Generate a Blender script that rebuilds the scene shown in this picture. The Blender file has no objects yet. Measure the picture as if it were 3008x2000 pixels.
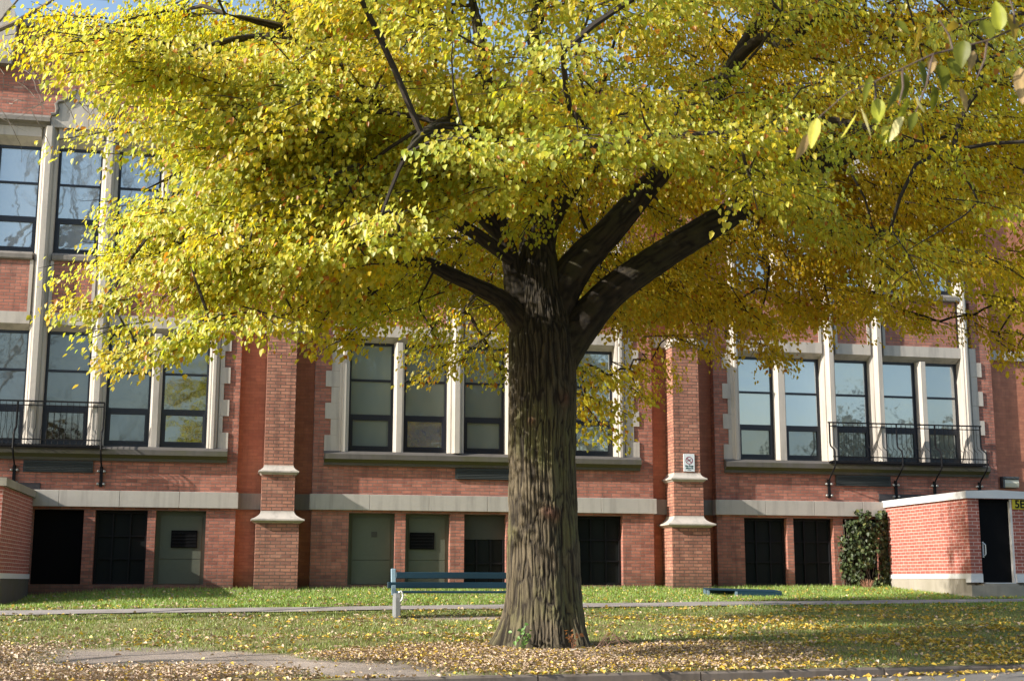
import bpy, math, random
import numpy as np
from mathutils import Matrix, Vector
R_ = math.radians
random.seed(7); rng = np.random.default_rng(11)
scene = bpy.context.scene
COL = scene.collection

# ------------------------------------------------------------------ helpers
def vnoise(p, seed=0):
    """smooth value noise in [0,1], p (n,3)"""
    p = np.asarray(p, float); i = np.floor(p).astype(np.int64); f = p - i
    f = f * f * (3 - 2 * f)
    def h(dx, dy, dz):
        n = (i[:, 0] + dx) * 374761393 + (i[:, 1] + dy) * 668265263 + (i[:, 2] + dz) * 2147483647 + seed * 974711
        n = (n ^ (n >> 13)) * 1274126177
        n = n ^ (n >> 16)
        return (n & 0xFFFFFF) / float(0xFFFFFF)
    x, y, z = f[:, 0], f[:, 1], f[:, 2]
    a = h(0,0,0)*(1-x)+h(1,0,0)*x; b = h(0,1,0)*(1-x)+h(1,1,0)*x
    c = h(0,0,1)*(1-x)+h(1,0,1)*x; d = h(0,1,1)*(1-x)+h(1,1,1)*x
    return (a*(1-y)+b*y)*(1-z)+(c*(1-y)+d*y)*z

def fbm(p, seed=0, oct=3):
    p = np.asarray(p, float); s = 0; a = .5; t = 0
    for k in range(oct):
        s = s + a * vnoise(p * (2 ** k), seed + k * 17); t += a; a *= .5
    return s / t

def tag(o, label=None, cat=None, group=None, kind=None):
    if label: o["label"] = label
    if cat: o["category"] = cat
    if group: o["group"] = group
    if kind: o["kind"] = kind
    return o

def empty(name, loc=(0, 0, 0), rz=0, **k):
    o = bpy.data.objects.new(name, None); COL.objects.link(o)
    o.location = loc; o.rotation_euler = (0, 0, rz); o.empty_display_size = .2
    return tag(o, **k)

def link(name, me, mat, parent=None):
    o = bpy.data.objects.new(name, me); COL.objects.link(o)
    if mat is not None:
        for m in (mat if isinstance(mat, (list, tuple)) else [mat]): me.materials.append(m)
    if parent is not None: o.parent = parent
    return o

class MB:
    def __init__(s): s.v = []; s.f = []; s.m = []; s.mi = 0
    def face(s, pts):
        b = len(s.v); s.v += [tuple(p) for p in pts]; s.f.append(tuple(range(b, b + len(pts)))); s.m.append(s.mi)
    def box(s, x0, x1, y0, y1, z0, z1):
        b = len(s.v)
        s.v += [(x0,y0,z0),(x1,y0,z0),(x1,y1,z0),(x0,y1,z0),(x0,y0,z1),(x1,y0,z1),(x1,y1,z1),(x0,y1,z1)]
        for q in ((0,3,2,1),(4,5,6,7),(0,1,5,4),(1,2,6,5),(2,3,7,6),(3,0,4,7)):
            s.f.append(tuple(b + i for i in q)); s.m.append(s.mi)
        return s
    def prism(s, poly, axis, a0, a1):
        """extrude 2D poly along axis: 'x' poly=(y,z); 'y' poly=(x,z); 'z' poly=(x,y)"""
        def P(p, a):
            return {'x': (a, p[0], p[1]), 'y': (p[0], a, p[1]), 'z': (p[0], p[1], a)}[axis]
        b = len(s.v); n = len(poly)
        s.v += [P(p, a0) for p in poly] + [P(p, a1) for p in poly]
        s.f.append(tuple(b + i for i in range(n))[::-1]); s.f.append(tuple(b + n + i for i in range(n)))
        s.m += [s.mi] * 2
        for i in range(n):
            j = (i + 1) % n
            s.f.append((b + i, b + j, b + n + j, b + n + i)); s.m.append(s.mi)
        return s
    def frustum(s, r0, z0, r1, z1):
        """rects (x0,x1,y0,y1)"""
        b = len(s.v)
        for (x0, x1, y0, y1), z in ((r0, z0), (r1, z1)):
            s.v += [(x0,y0,z),(x1,y0,z),(x1,y1,z),(x0,y1,z)]
        for q in ((0,3,2,1),(4,5,6,7),(0,1,5,4),(1,2,6,5),(2,3,7,6),(3,0,4,7)):
            s.f.append(tuple(b + i for i in q)); s.m.append(s.mi)
        return s
    def tube(s, pts, rad, n=6, caps=True):
        pts = [Vector(p) for p in pts]
        if not isinstance(rad, (list, tuple)): rad = [rad] * len(pts)
        b = len(s.v); u = None
        for k, p in enumerate(pts):
            t = (pts[min(k + 1, len(pts) - 1)] - pts[max(k - 1, 0)]).normalized()
            if u is None:
                u = t.orthogonal().normalized()
            else:
                u = (u - t * u.dot(t)).normalized()
            w = t.cross(u)
            for i in range(n):
                a = 2 * math.pi * i / n
                s.v.append(tuple(p + (u * math.cos(a) + w * math.sin(a)) * rad[k]))
        for k in range(len(pts) - 1):
            for i in range(n):
                j = (i + 1) % n
                s.f.append((b + k*n + i, b + k*n + j, b + (k+1)*n + j, b + (k+1)*n + i)); s.m.append(s.mi)
        if caps:
            s.f.append(tuple(b + i for i in range(n))[::-1]); s.m.append(s.mi)
            e = b + (len(pts) - 1) * n
            s.f.append(tuple(e + i for i in range(n))); s.m.append(s.mi)
        return s
    def mesh(s, name):
        me = bpy.data.meshes.new(name); me.from_pydata(s.v, [], s.f)
        me.polygons.foreach_set('material_index', s.m); me.update()
        return me
    def build(s, name, mat, parent=None, smooth=False, bevel=0, fix=True):
        me = s.mesh(name)
        if fix:
            import bmesh
            bm = bmesh.new(); bm.from_mesh(me); bmesh.ops.recalc_face_normals(bm, faces=bm.faces)
            if bevel:
                bmesh.ops.bevel(bm, geom=list(bm.edges), offset=bevel, segments=1, affect='EDGES', clamp_overlap=True)
            bm.to_mesh(me); bm.free()
        if smooth: me.polygons.foreach_set('use_smooth', [True] * len(me.polygons))
        return link(name, me, mat, parent)

def np_mesh(name, verts, faces, cols=None, attr='col'):
    """verts (n,3), faces (m,k) arrays, cols (n,3)"""
    me = bpy.data.meshes.new(name)
    n, m, k = len(verts), len(faces), faces.shape[1]
    me.vertices.add(n); me.vertices.foreach_set('co', np.ascontiguousarray(verts, np.float32).ravel())
    me.loops.add(m * k); me.loops.foreach_set('vertex_index', np.ascontiguousarray(faces, np.int32).ravel())
    me.polygons.add(m); me.polygons.foreach_set('loop_start', np.arange(0, m * k, k, dtype=np.int32))
    me.update(calc_edges=True)
    if cols is not None:
        a = me.attributes.new(attr, 'FLOAT_COLOR', 'POINT')
        c = np.ones((n, 4), np.float32); c[:, :3] = cols
        a.data.foreach_set('color', c.ravel())
    return me

# ------------------------------------------------------------------ materials
class NT:
    def __init__(s, name):
        s.mat = bpy.data.materials.new(name); s.mat.use_nodes = True
        s.t = s.mat.node_tree; s.t.nodes.clear()
        s.out = s.n('ShaderNodeOutputMaterial')
    def n(s, typ, ins=None, **props):
        nd = s.t.nodes.new(typ)
        for k, v in props.items(): setattr(nd, k, v)
        for k, v in (ins or {}).items():
            sk = nd.inputs[k]
            if isinstance(v, bpy.types.NodeSocket): s.t.links.new(v, sk)
            else: sk.default_value = v
        return nd
    def link(s, a, b): s.t.links.new(a, b)
    def math(s, op, a, b=0.0, c=None, clamp=False):
        nd = s.n('ShaderNodeMath', operation=op, use_clamp=clamp)
        for i, v in enumerate((a, b) if c is None else (a, b, c)):
            if isinstance(v, bpy.types.NodeSocket): s.link(v, nd.inputs[i])
            else: nd.inputs[i].default_value = v
        return nd.outputs[0]
    def mix(s, fac, a, b, blend='MIX'):
        nd = s.n('ShaderNodeMix', data_type='RGBA', blend_type=blend)
        for k, v in ((0, fac), (6, a), (7, b)):
            if isinstance(v, bpy.types.NodeSocket): s.link(v, nd.inputs[k])
            else: nd.inputs[k].default_value = v if k == 0 else (v if len(v) == 4 else (*v, 1))
        return nd.outputs[2]
    def noise(s, vec, scale, detail=3, rough=.55, dist=0):
        nd = s.n('ShaderNodeTexNoise', {'Scale': scale, 'Detail': detail, 'Roughness': rough, 'Distortion': dist})
        if vec is not None: s.link(vec, nd.inputs['Vector'])
        return nd.outputs['Fac']
    def ramp(s, fac, stops):
        nd = s.n('ShaderNodeValToRGB', {'Fac': fac}); e = nd.color_ramp.elements
        while len(e) < len(stops): e.new(.5)
        for i, (p, c) in enumerate(stops):
            e[i].position = p; e[i].color = (*c, 1) if len(c) == 3 else c
        return nd.outputs['Color']
    def pos(s): return s.n('ShaderNodeNewGeometry').outputs['Position']
    def mapping(s, vec, scale=(1, 1, 1), loc=(0, 0, 0)):
        return s.n('ShaderNodeMapping', {'Vector': vec, 'Scale': scale, 'Location': loc}).outputs[0]
    def bsdf(s, col, rough=.8, bump=None, bstr=.3, bdist=.01, **ins):
        b = s.n('ShaderNodeBsdfPrincipled', {'Roughness': rough, **ins})
        if isinstance(col, bpy.types.NodeSocket): s.link(col, b.inputs['Base Color'])
        else: b.inputs['Base Color'].default_value = (*col, 1)
        if bump is not None:
            bn = s.n('ShaderNodeBump', {'Height': bump, 'Strength': bstr, 'Distance': bdist})
            s.link(bn.outputs[0], b.inputs['Normal'])
        s.link(b.outputs[0], s.out.inputs['Surface'])
        return b

def wall_uv(t):
    """(u,z) brick coordinates following the wall the point is on"""
    g = t.n('ShaderNodeNewGeometry')
    n = t.n('ShaderNodeSeparateXYZ', {0: g.outputs['True Normal']}); p = t.n('ShaderNodeSeparateXYZ', {0: g.outputs['Position']})
    sel = t.math('GREATER_THAN', t.math('ABSOLUTE', n.outputs[0]), .7)
    u = t.math('ADD', t.math('MULTIPLY', p.outputs[0], t.math('SUBTRACT', 1.0, sel)), t.math('MULTIPLY', p.outputs[1], sel))
    return t.n('ShaderNodeCombineXYZ', {0: u, 1: p.outputs[2], 2: 0.0}).outputs[0], g.outputs['Position']

def brick_mat(name, c1, c2, mortar, mfac=.007, stain=.5, dark_foot=True, var=.5):
    t = NT(name); uv, pos = wall_uv(t)
    # slight waviness in the courses
    wob = t.n('ShaderNodeTexNoise', {'Vector': uv, 'Scale': 2.3, 'Detail': 2.0})
    uvw = t.n('ShaderNodeVectorMath', {0: uv, 1: t.n('ShaderNodeVectorMath', {0: wob.outputs['Color'], 'Scale': .018}, operation='SCALE').outputs[0]}, operation='ADD').outputs[0]
    b = t.n('ShaderNodeTexBrick', {'Vector': uvw, 'Color1': (*c1, 1), 'Color2': (*c2, 1), 'Mortar': (*mortar, 1), 'Scale': 1.0,
        'Mortar Size': mfac, 'Mortar Smooth': .35, 'Bias': -.1, 'Brick Width': .22, 'Row Height': .0722}, offset=.5)
    n1 = t.noise(pos, .55, 4, .6); n2 = t.noise(pos, 6, 3, .6); n3 = t.noise(t.mapping(pos, (3.0, 3.0, .35)), 1.3, 4, .65)
    per = t.noise(t.n('ShaderNodeVectorMath', {0: uv, 1: (.22, .0722, 1)}, operation='SNAP').outputs[0], 37.1, 1)
    col = t.mix(t.math('MULTIPLY', t.math('SUBTRACT', per, .5), var, clamp=True), b.outputs['Color'], (c1[0]*1.5, c1[1]*1.9, c1[2]*2.1))
    col = t.mix(t.math('MULTIPLY', t.math('SUBTRACT', .52, per), var * 2.2, clamp=True), col, (c1[0]*.35, c1[1]*.4, c1[2]*.5))
    col = t.mix(t.math('MULTIPLY', t.math('SUBTRACT', n3, .5), stain * 3, clamp=True), col, (.06, .035, .03))
    col = t.mix(t.math('MULTIPLY', t.math('SUBTRACT', n1, .54), 2.2 * stain, clamp=True), col, (.30, .19, .155))
    v = t.math('ADD', .72, t.math('MULTIPLY', n2, .55))
    col = t.mix(1.0, col, t.n('ShaderNodeCombineXYZ', {0: v, 1: v, 2: v}).outputs[0], 'MULTIPLY')
    if dark_foot:  # darker towards the foot of the wall
        z = t.n('ShaderNodeSeparateXYZ', {0: pos}).outputs[2]
        d = t.n('ShaderNodeMapRange', {'Value': t.math('ADD', z, t.math('MULTIPLY', n1, .5)), 'From Min': .55, 'From Max': .05}).outputs[0]
        col = t.mix(t.math('MULTIPLY', d, .65), col, (.05, .045, .035))
    h = t.math('ADD', t.math('MULTIPLY', b.outputs['Fac'], -1.0), t.math('MULTIPLY', n2, .8))
    t.bsdf(col, .88, h, .55, .012)
    return t.mat

def stone_mat(name, base, dark, moss=0.0, streak=.6):
    t = NT(name); pos = t.pos()
    n1 = t.noise(pos, 1.1, 5, .6); n2 = t.noise(pos, 14, 3, .6); n3 = t.noise(t.mapping(pos, (5, 5, .5)), 1.2, 4, .6)
    col = t.mix(t.math('MULTIPLY', n1, .7), base, tuple(c * .72 for c in base))
    col = t.mix(t.math('MULTIPLY', t.math('SUBTRACT', n3, .48), 4 * streak, clamp=True), col, dark)
    col = t.mix(t.math('MULTIPLY', n2, .3), col, tuple(c * .6 for c in base))
    if moss:
        nz = t.n('ShaderNodeSeparateXYZ', {0: t.n('ShaderNodeNewGeometry').outputs['Normal']}).outputs[2]
        m = t.math('MULTIPLY', t.math('ADD', t.math('MULTIPLY', nz, -.6), t.math('SUBTRACT', n1, .42)), moss * 3, clamp=True)
        col = t.mix(m, col, (.085, .085, .03))
    t.bsdf(col, .85, t.math('ADD', n1, t.math('MULTIPLY', n2, .5)), .35, .012)
    return t.mat

def paint_mat(name, col, rough=.5, wear=.3, wearcol=None, metallic=0.0):
    t = NT(name); pos = t.pos()
    n1 = t.noise(pos, 3, 4, .6); n2 = t.noise(pos, 30, 3, .6)
    c = t.mix(t.math('MULTIPLY', n1, wear), col, wearcol or tuple(x * .5 for x in col))
    c = t.mix(t.math('MULTIPLY', n2, wear * .5), c, tuple(min(1, x * 1.4 + .01) for x in col))
    t.bsdf(c, rough, n2, .12, .004, Metallic=metallic, **({'Specular IOR Level': .12} if max(col) < .02 else {}))
    return t.mat

def attr_mat(name, rough=.8, trans=0.0, attr='col', gloss=0.06, bump=False):
    t = NT(name)
    a = t.n('ShaderNodeAttribute', attribute_name=attr).outputs['Color']
    d = t.n('ShaderNodeBsdfDiffuse', {'Color': a}).outputs[0]
    if trans:
        tc = t.mix(1.0, a, (1.0, 1.0, .6), 'MULTIPLY')
        tr = t.n('ShaderNodeBsdfTranslucent', {'Color': tc}).outputs[0]
        d = t.n('ShaderNodeMixShader', {0: trans, 1: d, 2: tr}).outputs[0]
    if gloss:
        g = t.n('ShaderNodeBsdfGlossy', {'Color': (1, 1, 1, 1), 'Roughness': rough}).outputs[0]
        d = t.n('ShaderNodeMixShader', {0: gloss, 1: d, 2: g}).outputs[0]
    t.link(d, t.out.inputs['Surface'])
    return t.mat

def glass_mat(name, col, refl=.4, col2=None, wav=1.0):
    """reflecting pane over a base colour for a blind, dark room or painted-in reflection"""
    t = NT(name); pos = t.pos()
    n = t.noise(pos, 2.2, 2, .5); n2 = t.noise(t.mapping(pos, (1, 1, .3)), 1.1, 3)
    c = t.mix(n2, col, col2 or tuple(x * .6 for x in col))
    d = t.n('ShaderNodeBsdfDiffuse', {'Color': c}).outputs[0]
    bn = t.n('ShaderNodeBump', {'Height': n, 'Strength': .1 * wav, 'Distance': .03}).outputs[0]
    g = t.n('ShaderNodeBsdfGlossy', {'Color': (.93, .97, 1, 1), 'Roughness': .03, 'Normal': bn}).outputs[0]
    fr = t.n('ShaderNodeFresnel', {'IOR': 1.5}).outputs[0]
    fac = t.math('ADD', t.math('MULTIPLY', fr, 1 - refl), refl, clamp=True)
    m = t.n('ShaderNodeMixShader', {0: fac, 1: d, 2: g}).outputs[0]
    t.link(m, t.out.inputs['Surface'])
    return t.mat

M = {}
M['brick'] = brick_mat('red_brick', (.50, .188, .128), (.33, .114, .08), (.24, .15, .12), .011, .8, True, .85)
M['brick_smooth'] = brick_mat('smooth_red_brick', (.50, .19, .11), (.42, .15, .09), (.36, .15, .10), .005, .35, True, .4)  # smooth brick, orange raised to paint in light bounced into the recesses
M['brick_butt'] = brick_mat('buttress_brick', (.50, .22, .145), (.32, .12, .08), (.16, .10, .075), .012, .8, True, .8)
M['brick_shed'] = brick_mat('shelter_brick', (.42, .125, .09), (.33, .09, .07), (.62, .46, .41), .008, .12, False, .35)
M['stone'] = stone_mat('limestone', (.58, .53, .47), (.22, .20, .18))
M['stone_band'] = stone_mat('band_stone', (.50, .465, .42), (.19, .175, .155), 0, .5)
M['stone_sill'] = stone_mat('sill_stone', (.115, .105, .095), (.06, .055, .05), .9)
M['stone_dark'] = stone_mat('weathered_and_shaded_stone', (.25, .225, .20), (.10, .09, .08))
M['frame'] = paint_mat('window_frame_black', (.012, .016, .028), .42, .3)
M['iron'] = paint_mat('black_iron', (.012, .012, .014), .5, .3)
M['bolt'] = paint_mat('bolt_metal', (.42, .42, .40), .35, .3, None, .6)
M['vent'] = paint_mat('dark_slate_vent', (.035, .042, .042), .6, .5)
M['black'] = paint_mat('dark_opening', (.004, .004, .005), .9, .4)
M['darkglass'] = paint_mat('dark_basement_glass', (.011, .0135, .0135), .7, .5)
M['board'] = paint_mat('grey_green_board', (.10, .115, .085), .7, .5)
M['board_dark'] = paint_mat('dark_grey_board', (.05, .052, .042), .7, .5)
M['white'] = paint_mat('white_paint', (.76, .76, .77), .5, .3, (.6, .58, .54))
M['concrete'] = stone_mat('concrete', (.42, .38, .32), (.2, .18, .15), .3, .4)
M['kerb'] = stone_mat('kerb_stone', (.21, .175, .15), (.08, .065, .05), 0, .9)
M['roof'] = paint_mat('roof_felt', (.05, .045, .05), .8, .4)
M['door_black'] = paint_mat('black_door', (.005, .005, .006), .8, .3)
M['steel'] = paint_mat('brushed_steel', (.75, .77, .8), .3, .1, None, .6)
M['yellow'] = paint_mat('yellow_sign', (.62, .5, .02), .5, .25)
M['ink'] = paint_mat('black_ink', (.015, .015, .015), .6, .1)
M['signwhite'] = paint_mat('sign_white', (.72, .78, .82), .5, .08)
M['signred'] = paint_mat('sign_red', (.28, .05, .09), .5, .1)
M['signgreen'] = paint_mat('sign_text', (.03, .09, .09), .5, .1)
M['blue'] = paint_mat('dark_blue_paint', (.010, .045, .08), .42, .5, (.006, .022, .034))
M['blue_pale'] = paint_mat('pale_blue_paint', (.22, .33, .42), .5, .4)
M['benchconc'] = stone_mat('bench_concrete', (.24, .255, .27), (.12, .12, .12), 0, .6)
M['lens'] = paint_mat('lamp_lens', (.62, .60, .48), .3, .3)
M['hood'] = paint_mat('lamp_hood', (.07, .075, .08), .5, .3)
M['bark2'] = paint_mat('grey_twig_bark', (.21, .175, .145), .85, .6)
M['bark_near'] = paint_mat('near_twig_bark', (.13, .09, .07), .8, .5)
M['leaf'] = attr_mat('autumn_leaf', .42, .62, gloss=.03)
M['leaf_near'] = attr_mat('near_leaf', .5, .4, gloss=.02)
M['fallen'] = attr_mat('fallen_leaf', .5, .12, gloss=.05)
M['grass'] = attr_mat('grass_blade', .5, .3, gloss=.05)
M['ivy'] = attr_mat('ivy_leaf', .5, .2, gloss=.03)
M['far'] = attr_mat('far_foliage', .8, .25, gloss=0)

# ------------------------------------------------------------------ camera, light
YAW, PIT, ROL, FPX = R_(11.311), R_(10.18), R_(.128), 3952.0
cyw, syw, cp, sp = math.cos(YAW), math.sin(YAW), math.cos(PIT), math.sin(PIT)
fw = Vector((syw * cp, cyw * cp, sp)); rt = Vector((cyw, -syw, 0)); up = rt.cross(fw)
r2 = rt * math.cos(ROL) + up * math.sin(ROL); u2 = -rt * math.sin(ROL) + up * math.cos(ROL)
cam = bpy.data.cameras.new('camera'); co = bpy.data.objects.new('camera', cam); COL.objects.link(co)
m4 = Matrix((r2, u2, -fw)).transposed().to_4x4(); co.matrix_world = m4
cam.sensor_width = 36; cam.lens = FPX / 3008 * 36; cam.clip_end = 3000; cam.clip_start = .05
cam.dof.use_dof = True; cam.dof.focus_distance = 18.5; cam.dof.aperture_fstop = 10.0
scene.camera = co

SUN_EL, SUN_AZ = 26.5, 13.0      # to the left of the picture, a little in front of the facade
s_dir = Vector((-math.cos(R_(SUN_AZ)) * math.cos(R_(SUN_EL)), -math.sin(R_(SUN_AZ)) * math.cos(R_(SUN_EL)), math.sin(R_(SUN_EL))))
sl = bpy.data.lights.new('sun', 'SUN'); sl.energy = 5.0; sl.angle = R_(.53); sl.color = (1.0, .93, .82)
so = bpy.data.objects.new('sun', sl); COL.objects.link(so); so.rotation_euler = s_dir.to_track_quat('Z', 'Y').to_euler()
w = bpy.data.worlds.new('World'); scene.world = w; w.use_nodes = True
wt = w.node_tree; bg = wt.nodes['Background']
sky = wt.nodes.new('ShaderNodeTexSky'); sky.sky_type = 'NISHITA'; sky.sun_disc = False
sky.sun_elevation = R_(SUN_EL); sky.sun_rotation = math.atan2(s_dir.x, s_dir.y); sky.air_density = 1.2; sky.dust_density = 1.2; sky.ozone_density = 1.3
wt.links.new(sky.outputs[0], bg.inputs['Color']); bg.inputs['Strength'].default_value = .15
scene.view_settings.view_transform = 'Standard'; scene.view_settings.look = 'None'
scene.view_settings.exposure = 0; scene.view_settings.gamma = 1
try:
    scene.cycles.use_denoising = True
    scene.cycles.film_exposure = 1.6      # a longer shutter: the photograph is exposed for the shaded front
    scene.cycles.max_bounces = 6; scene.cycles.diffuse_bounces = 4; scene.cycles.transmission_bounces = 4
    scene.cycles.sample_clamp_indirect = 6
except Exception: pass

# ------------------------------------------------------------------ ground
YK = [9, 13, 15, 17, 22, 24, 30, 40]; ZK = [-.99, -.93, -.88, -.80, -.577, -.47, -.16, -.12]
def kerb_y(x): return 13.5 + .07 * (np.asarray(x) - 3.5)
def zg(x, y):
    x = np.asarray(x, float); y = np.asarray(y, float)
    z = np.interp(y, YK, ZK) + .005 * (np.clip(x, -14, 26) - 4)
    z = z - .16 * np.clip((-2.2 - x) / 2.5, 0, 1) * np.clip((y - 24) / 4, 0, 1)
    d2 = (x - 3.8) ** 2 + (y - 17.0) ** 2
    return z - .03 * np.exp(-d2 / .8)
def dirt_mask(x, y):
    p = np.stack([x * .9, y * 1.6, 0 * x], 1); n = fbm(p, 3) - .5
    c = np.interp(x, [-2.5, -.6, .25, 1.1, 2.4], [16.5, 16.45, 15.9, 14.9, 14.0]) + n * .9
    a = np.clip(2.3 - np.abs(y - c + .25) / .62, 0, 1) * np.clip((x + 2.6) / .8, 0, 1) * np.clip((2.7 - x) / .9, 0, 1)
    b = np.clip(1.3 - np.hypot((x - 3.9) / 1.75, (y - 22.0) / .5) + n * .5, 0, 1)        # worn patch under the bench
    return np.clip(np.maximum(a, b), 0, 1)
def litter_mask(x, y):
    p = np.stack([x * .8, y * .9, 0 * x], 1); n = fbm(p, 9) - .5
    a = np.clip(1.6 - np.hypot((x - 3.7) / 2.1, (y - 15.6) / 1.25) + n * 1.0, 0, 1)       # heap in front of the trunk
    b = np.maximum(np.clip((15.3 - y) / .8 + n * 2.0, 0, 1) * np.clip((.9 - x) / 1.2, 0, 1), np.clip((18.2 - y) / 1.5 + n * 2.5, 0, 1) * np.clip((-1.5 - x) / .8, 0, 1))          # brown litter bottom left
    return np.clip(np.maximum(a, b), 0, 1) * (1 - .97 * dirt_mask(x, y))

gx = np.concatenate([[-400, -150, -60, -30, -20], np.arange(-14, 26.01, .14), [32, 45, 80, 200, 400]])
gy = np.concatenate([[-400, -150, -50, -20, -5, 4, 8, 11], np.arange(12.4, 31, .12), [36, 50, 100, 200, 500]])
GX, GY = np.meshgrid(gx, gy); fx, fy = GX.ravel(), GY.ravel()
fz = zg(fx, fy) + (fbm(np.stack([fx * 2.2, fy * 2.2, 0 * fx], 1), 5) - .5) * .035 * (fy < 29.6) * (fy > 13.9)
below = fy < kerb_y(fx) + .125
fz = np.where(below, np.minimum(fz, -1.16), fz)
nx_, ny_ = len(gx), len(gy)
ii = np.arange((ny_ - 1) * (nx_ - 1)); r_, c_ = ii // (nx_ - 1), ii % (nx_ - 1)
F4 = np.stack([r_ * nx_ + c_, r_ * nx_ + c_ + 1, (r_ + 1) * nx_ + c_ + 1, (r_ + 1) * nx_ + c_], 1)
dm = dirt_mask(fx, fy)[:, None]; lm = litter_mask(fx, fy)[:, None]
nn = fbm(np.stack([fx * 1.3, fy * 1.3, 0 * fx], 1), 21)[:, None]
front = np.clip((23.4 - fy) / .8, 0, 1)[:, None]
gcol = (np.array([.19, .22, .05]) * (1 - front) + np.array([.23, .21, .08]) * front) * (.7 + .6 * nn)
gcol = gcol * (1 - lm) + np.array([.22, .155, .10]) * (.7 + .6 * nn) * lm
gcol = gcol * (1 - dm) + np.array([.36, .30, .262]) * (.45 + 1.0 * nn) * dm
me = np_mesh('ground', np.stack([fx, fy, fz], 1), F4, gcol); me.polygons.foreach_set('use_smooth', [True] * len(F4))
t = NT('earth_and_turf'); a = t.n('ShaderNodeAttribute', attribute_name='col').outputs['Color']; pos = t.pos()
n1 = t.noise(pos, 55, 4, .7); n2 = t.noise(pos, 9, 4, .6)
v = t.math('ADD', .35, t.math('ADD', t.math('MULTIPLY', n1, .8), t.math('MULTIPLY', n2, .5)))
t.bsdf(t.mix(1.0, a, t.n('ShaderNodeCombineXYZ', {0: v, 1: v, 2: v}).outputs[0], 'MULTIPLY'), .95, t.math('ADD', n1, n2), .6, .03)
g = link('ground', me, t.mat); tag(g, 'sloping lawn and bare earth in front of the school', 'ground', kind='structure')

def strip(name, f0, f1, xs, dz, mat, label, cat, zf=zg, thick=0, n=6):
    """sheet between y=f0(x) and y=f1(x)"""
    xs = np.asarray(xs, float); V = []; T = np.linspace(0, 1, n)
    for tt in T:
        y = f0(xs) * (1 - tt) + f1(xs) * tt
        V.append(np.stack([xs, y, zf(xs, y) + dz], 1))
    V = np.concatenate(V); k = len(xs)
    i = np.arange((n - 1) * (k - 1)); r, c = i // (k - 1), i % (k - 1)
    F = np.stack([r * k + c, r * k + c + 1, (r + 1) * k + c + 1, (r + 1) * k + c], 1)
    o = link(name, np_mesh(name, V, F), mat); o.data.polygons.foreach_set('use_smooth', [True] * len(F))
    return tag(o, label, cat, kind='structure')

t = NT('worn_path_asphalt'); pos = t.pos()
n1 = t.noise(pos, 60, 3, .7); n2 = t.noise(pos, 2.3, 4, .6)
t.bsdf(t.ramp(t.math('ADD', t.math('MULTIPLY', n1, .4), t.math('MULTIPLY', n2, .6)), [(.3, (.20, .18, .165)), (.7, (.42, .38, .36))]), .9, n1, .4, .01); M['path'] = t.mat
t = NT('asphalt'); pos = t.pos()
n1 = t.noise(pos, 60, 3, .7); n2 = t.noise(pos, 1.3, 4, .6)
c = t.ramp(t.math('ADD', t.math('MULTIPLY', n1, .5), t.math('MULTIPLY', n2, .5)), [(.3, (.10, .095, .09)), (.7, (.24, .225, .215))])
t.bsdf(c, .85, n1, .4, .01); M['asphalt'] = t.mat
xs = np.concatenate([[-60, -30, -20], np.arange(-14, 26, .25), [32, 60]])
w1 = lambda x, s, a: (fbm(np.stack([x * .9, 0 * x + s, 0 * x], 1), s) - .5) * a
strip('path', lambda x: 23.75 + .075 * (x - 3) + w1(x, 2, .35), lambda x: 24.75 + .075 * (x - 3) + w1(x, 5, .35), xs, .022, M['path'],
      'narrow grey asphalt footpath crossing the lawn behind the bench', 'path')
road_z = lambda x, y: -1.025 + .004 * (np.clip(x, -14, 26) - 4) + 0 * y + .06 * np.clip((np.asarray(x) - 4.5) / 4, 0, 1)
strip('road', lambda x: 0 * x - 60, lambda x: kerb_y(x) + .02, xs, .0, M['asphalt'], 'grey tarmac road along the bottom edge', 'road', road_z)
# kerb in worn segments
kb = MB(); x = -24.0
while x < 30:
    L = random.uniform(1.6, 2.4); y = float(kerb_y(x)); y1 = float(kerb_y(x + L)); dz = random.uniform(-.012, .012)
    z0 = float(zg(x, y)) + .012 + dz; z1 = float(zg(x + L, y1)) + .012 + dz
    b = len(kb.v)
    for xx, yy, zz in ((x, y, z0), (x + L - .015, y1, z1)):
        kb.v += [(xx, yy, -1.3), (xx, yy + .14, -1.3), (xx, yy + .14, zz), (xx, yy + .015, zz), (xx, yy, zz - .02)]
    n = 5
    for i in range(n):
        j = (i + 1) % n; kb.f.append((b + i, b + j, b + n + j, b + n + i)); kb.m.append(0)
    kb.f.append(tuple(b + i for i in range(n))); kb.f.append(tuple(b + n + i for i in range(n))); kb.m += [0, 0]
    x += L
tag(kb.build('kerb', M['kerb']), 'low worn concrete kerb between road and leaf litter', 'kerb', kind='structure')

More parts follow.
